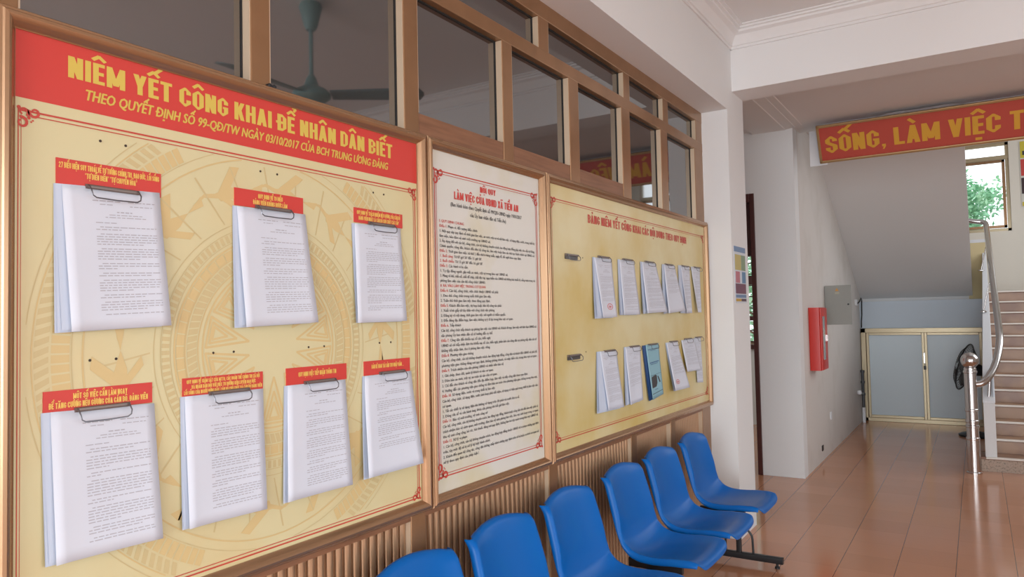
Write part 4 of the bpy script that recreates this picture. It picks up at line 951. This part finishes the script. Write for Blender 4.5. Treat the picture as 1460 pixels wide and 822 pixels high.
# newel post and handrail of the stairs
sr = root('stair_railing', (1.605,7.86,0)); tag(sr, 'polished steel stair railing with a ball-topped newel post and curved handrail', 'railing')
nw = MB().lathe([(0.062,0),(0.062,0.012),(0.052,0.016),(0.052,0.30),(0.055,0.305),(0.055,0.32),(0.049,0.325),(0.049,0.41),(0.054,0.415),(0.054,0.43),(0.047,0.435),(0.047,0.455),(0.054,0.46),(0.054,0.475),(0.049,0.48),(0.049,0.555),(0.054,0.56),(0.054,0.575),(0.050,0.58),(0.050,0.90),(0.056,0.905),(0.056,0.92),(0.050,0.925),(0.050,0.945),(0.040,0.955)],28,(1.605,7.86,0)).build('newel_post', M['chrome'], sr, 30)
MB().lathe([(0.005,-0.072)]+[(0.073*math.sin(R(a)),-0.073*math.cos(R(a))) for a in range(12,180,12)]+[(0.005,0.073)],28,(1.605,7.86,1.015)).build('ball_finial', M['chrome'], sr, True)
hp = [(1.645,7.86,0.80),(1.69,7.87,0.81),(1.735,7.905,0.85),(1.785,7.99,0.93),(1.820,8.08,1.03),(1.843,8.2,1.14),(1.852,8.35,1.235)]
hp += [(1.852-0.031*k/9, 8.35+2.6*k/9, 1.235+1.235*k/9) for k in range(1,10)] + [(1.818,11.05,2.53),(1.81,11.10,2.565),(1.78,11.12,2.58),(1.70,11.12,2.595),(1.60,11.12,2.62),(1.54,11.10,2.64)]
def smooth_path(P, n=4):
    out = []
    for i in range(len(P)-1):
        p0, p1, p2, p3 = (Vector(P[max(i-1,0)]), Vector(P[i]), Vector(P[i+1]), Vector(P[min(i+2,len(P)-1)]))
        for k in range(n):
            t = k/n; out.append(0.5*((2*p1)+(p2-p0)*t+(2*p0-5*p1+4*p2-p3)*t*t+(3*p1-p0-3*p2+p3)*t**3))
    return out+[Vector(P[-1])]
MB().tube(smooth_path(hp),0.031,16).build('handrail', M['chrome'], sr, True)
for (y, z0, z1, x) in [(8.07,0.66,0.96,1.76)] + [(9.6+k*1.0, 0.66+(1.6+k*1.0)*0.4968, 1.80+k*0.475, 1.80) for k in range(2)]:
    MB().tube([(1.74,y,z0-0.01),(x,y,z1-0.06),(1.84-0.02*(y-8)/3 if y > 8.1 else 1.795,y,z1)],0.012 if y < 8.5 else 0.007,10).build('rail_bracket', M['chrome'], sr, True)
    MB().lathe([(0.032,0),(0.032,0.008),(0.014,0.02)],16,(1.74,y,z0-0.015)).build('bracket_flange', M['chrome'], sr, 40)

# posters
UNIT[0] = 'wall'
po = root('poster', (0.193,5.545,1.56)); tag(po, 'small colourful poster on the side of the white column by the doorway', 'poster')
MB().box(0.193,0.1955,5.39,5.70,1.565,1.985).build('sheet', flat('poster_white',(0.62,0.66,0.72)), po)
def pblock(nm, y0, y1, z0, z1, c, x=0.1962): MB().box(0.1955,x,y0,y1,z0,z1).build(nm, flat('poster_'+nm,c), po)
pblock('blue_stripe',5.39,5.70,1.945,1.985,(0.16,0.25,0.42)); pblock('yellow_picture',5.41,5.57,1.81,1.925,(0.52,0.42,0.13)); pblock('green_picture',5.575,5.69,1.81,1.925,(0.22,0.30,0.18))
pblock('pink_picture',5.42,5.53,1.715,1.80,(0.50,0.16,0.20)); pblock('blue_picture',5.59,5.69,1.715,1.80,(0.10,0.22,0.38)); pblock('maroon_panel',5.41,5.69,1.635,1.71,(0.16,0.05,0.09))
pblock('lower_stripe',5.41,5.69,1.605,1.628,(0.15,0.24,0.40)); pblock('orange_strip',5.41,5.55,1.578,1.598,(0.55,0.33,0.03)); pblock('dark_strip',5.555,5.69,1.578,1.598,(0.10,0.05,0.07))
UNIT[0] = 'stair'
p2 = root('poster', (2.55,12.9,2.93)); tag(p2, 'yellow, red and black poster on the cream wall beside the landing window', 'poster')
MB().box(2.285,2.85,12.890,12.898,2.93,3.88).build('sheet', flat('poster_pale',(0.70,0.68,0.62)), p2)
for nm, z0, z1, c in (('yellow_block',3.64,3.88,(0.66,0.55,0.05)),('red_block',3.38,3.62,(0.62,0.06,0.05)),('black_block',3.12,3.35,(0.04,0.015,0.02)),('yellow_strip',2.94,3.0,(0.62,0.48,0.05))):
    MB().box(2.295,2.84,12.886,12.890,z0,z1).build(nm, flat('poster_'+nm,c), p2)
MB().box(2.32,2.42,12.883,12.886,3.68,3.74).build('dark_mark', M['ink'], p2)

# ceiling fan of the hall (mirrored in the tinted panes)
UNIT[0] = 'wall'
cf = root('ceiling_fan', (1.897,3.344,3.6)); tag(cf, 'teal three-bladed ceiling fan mirrored in the dark window panes', 'ceiling fan')
FXY = (1.897,3.344)
MB().lathe([(0.03,-0.18),(0.045,-0.15),(0.075,-0.03),(0.065,0.0)],24,(*FXY,3.6)).build('canopy', M['fan_teal'], cf, 40)
MB().tube([(*FXY,3.45),(*FXY,3.06)],0.014,12).build('down_rod', M['fan_teal'], cf, True)
MB().lathe([(0.02,-0.06),(0.09,-0.055),(0.125,-0.03),(0.125,-0.005),(0.10,0.02),(0.05,0.045),(0.03,0.10),(0.018,0.12)],28,(*FXY,3.0)).build('motor', M['fan_teal'], cf, 40)
for k in range(3):
    a = R(26+120*k); c, s = math.cos(a), math.sin(a); b = MB()
    def fb(i, j, c=c, s=s):
        r = 0.13+0.61*j; w = (0.055+0.02*j)*(1 if j < 0.93 else math.sqrt(max(0.05,1-((j-0.93)/0.07)**2)))*2*(i-0.5)
        return (FXY[0]+r*c-w*s, FXY[1]+r*s+w*c, 2.985+0.25*w)
    b.grid(fb, 4, 20); o = b.build('blade', M['fan_dark'], cf, True); sd = o.modifiers.new('thickness','SOLIDIFY'); sd.thickness = 0.004

# trees outside the windows
UNIT[0] = 'stair'
def tree(loc, h, rad, n, label, seed, m=M['leaf'], zc=None, leaf=0.16):
    rg = random.Random(seed); r = root('tree', loc); tag(r, label, 'tree'); zc = zc or h
    P = Vector(loc); b = MB(); b.tube([P, P+Vector((0.05,0,zc*0.6)), P+Vector((0,0.1,zc))],[0.13,0.10,0.05],8)
    for k in range(9):
        a = rg.uniform(0,6.28); b.tube([P+Vector((0,0.05,zc*(0.45+0.06*k))), P+Vector((rad*0.7*math.cos(a),rad*0.7*math.sin(a),zc*(0.55+0.06*k)))],[0.05,0.015],6)
    b.build('trunk', M['bark'], r, True)
    b = MB(); cl = [(rg.gauss(0,rad*0.45),rg.gauss(0,rad*0.45),rg.gauss(0,rad*0.42)) for _ in range(30)]
    for k in range(n):
        c = rg.choice(cl); p = P + Vector((c[0]+rg.gauss(0,rad*0.17),c[1]+rg.gauss(0,rad*0.17),zc+c[2]+rg.gauss(0,rad*0.15)))
        d = Vector((rg.gauss(0,1),rg.gauss(0,1),rg.gauss(0,0.7))).normalized(); s_ = d.cross(Vector((rg.random(),rg.random(),rg.random()))).normalized(); L = leaf*rg.uniform(0.6,1.2)
        b.poly([p, p+d*L*0.5+s_*L*0.22, p+d*L, p+d*L*0.5-s_*L*0.22])
    b.build('foliage', m, r)
tree((1.12,19.0,0), 3.2, 1.1, 7000, 'green leafy tree outside the landing window', 3, zc=3.15, leaf=0.14)
tree((-1.6,14.0,0), 2.2, 1.5, 3500, 'green bush outside the office window beyond the doorway', 5, zc=1.9)
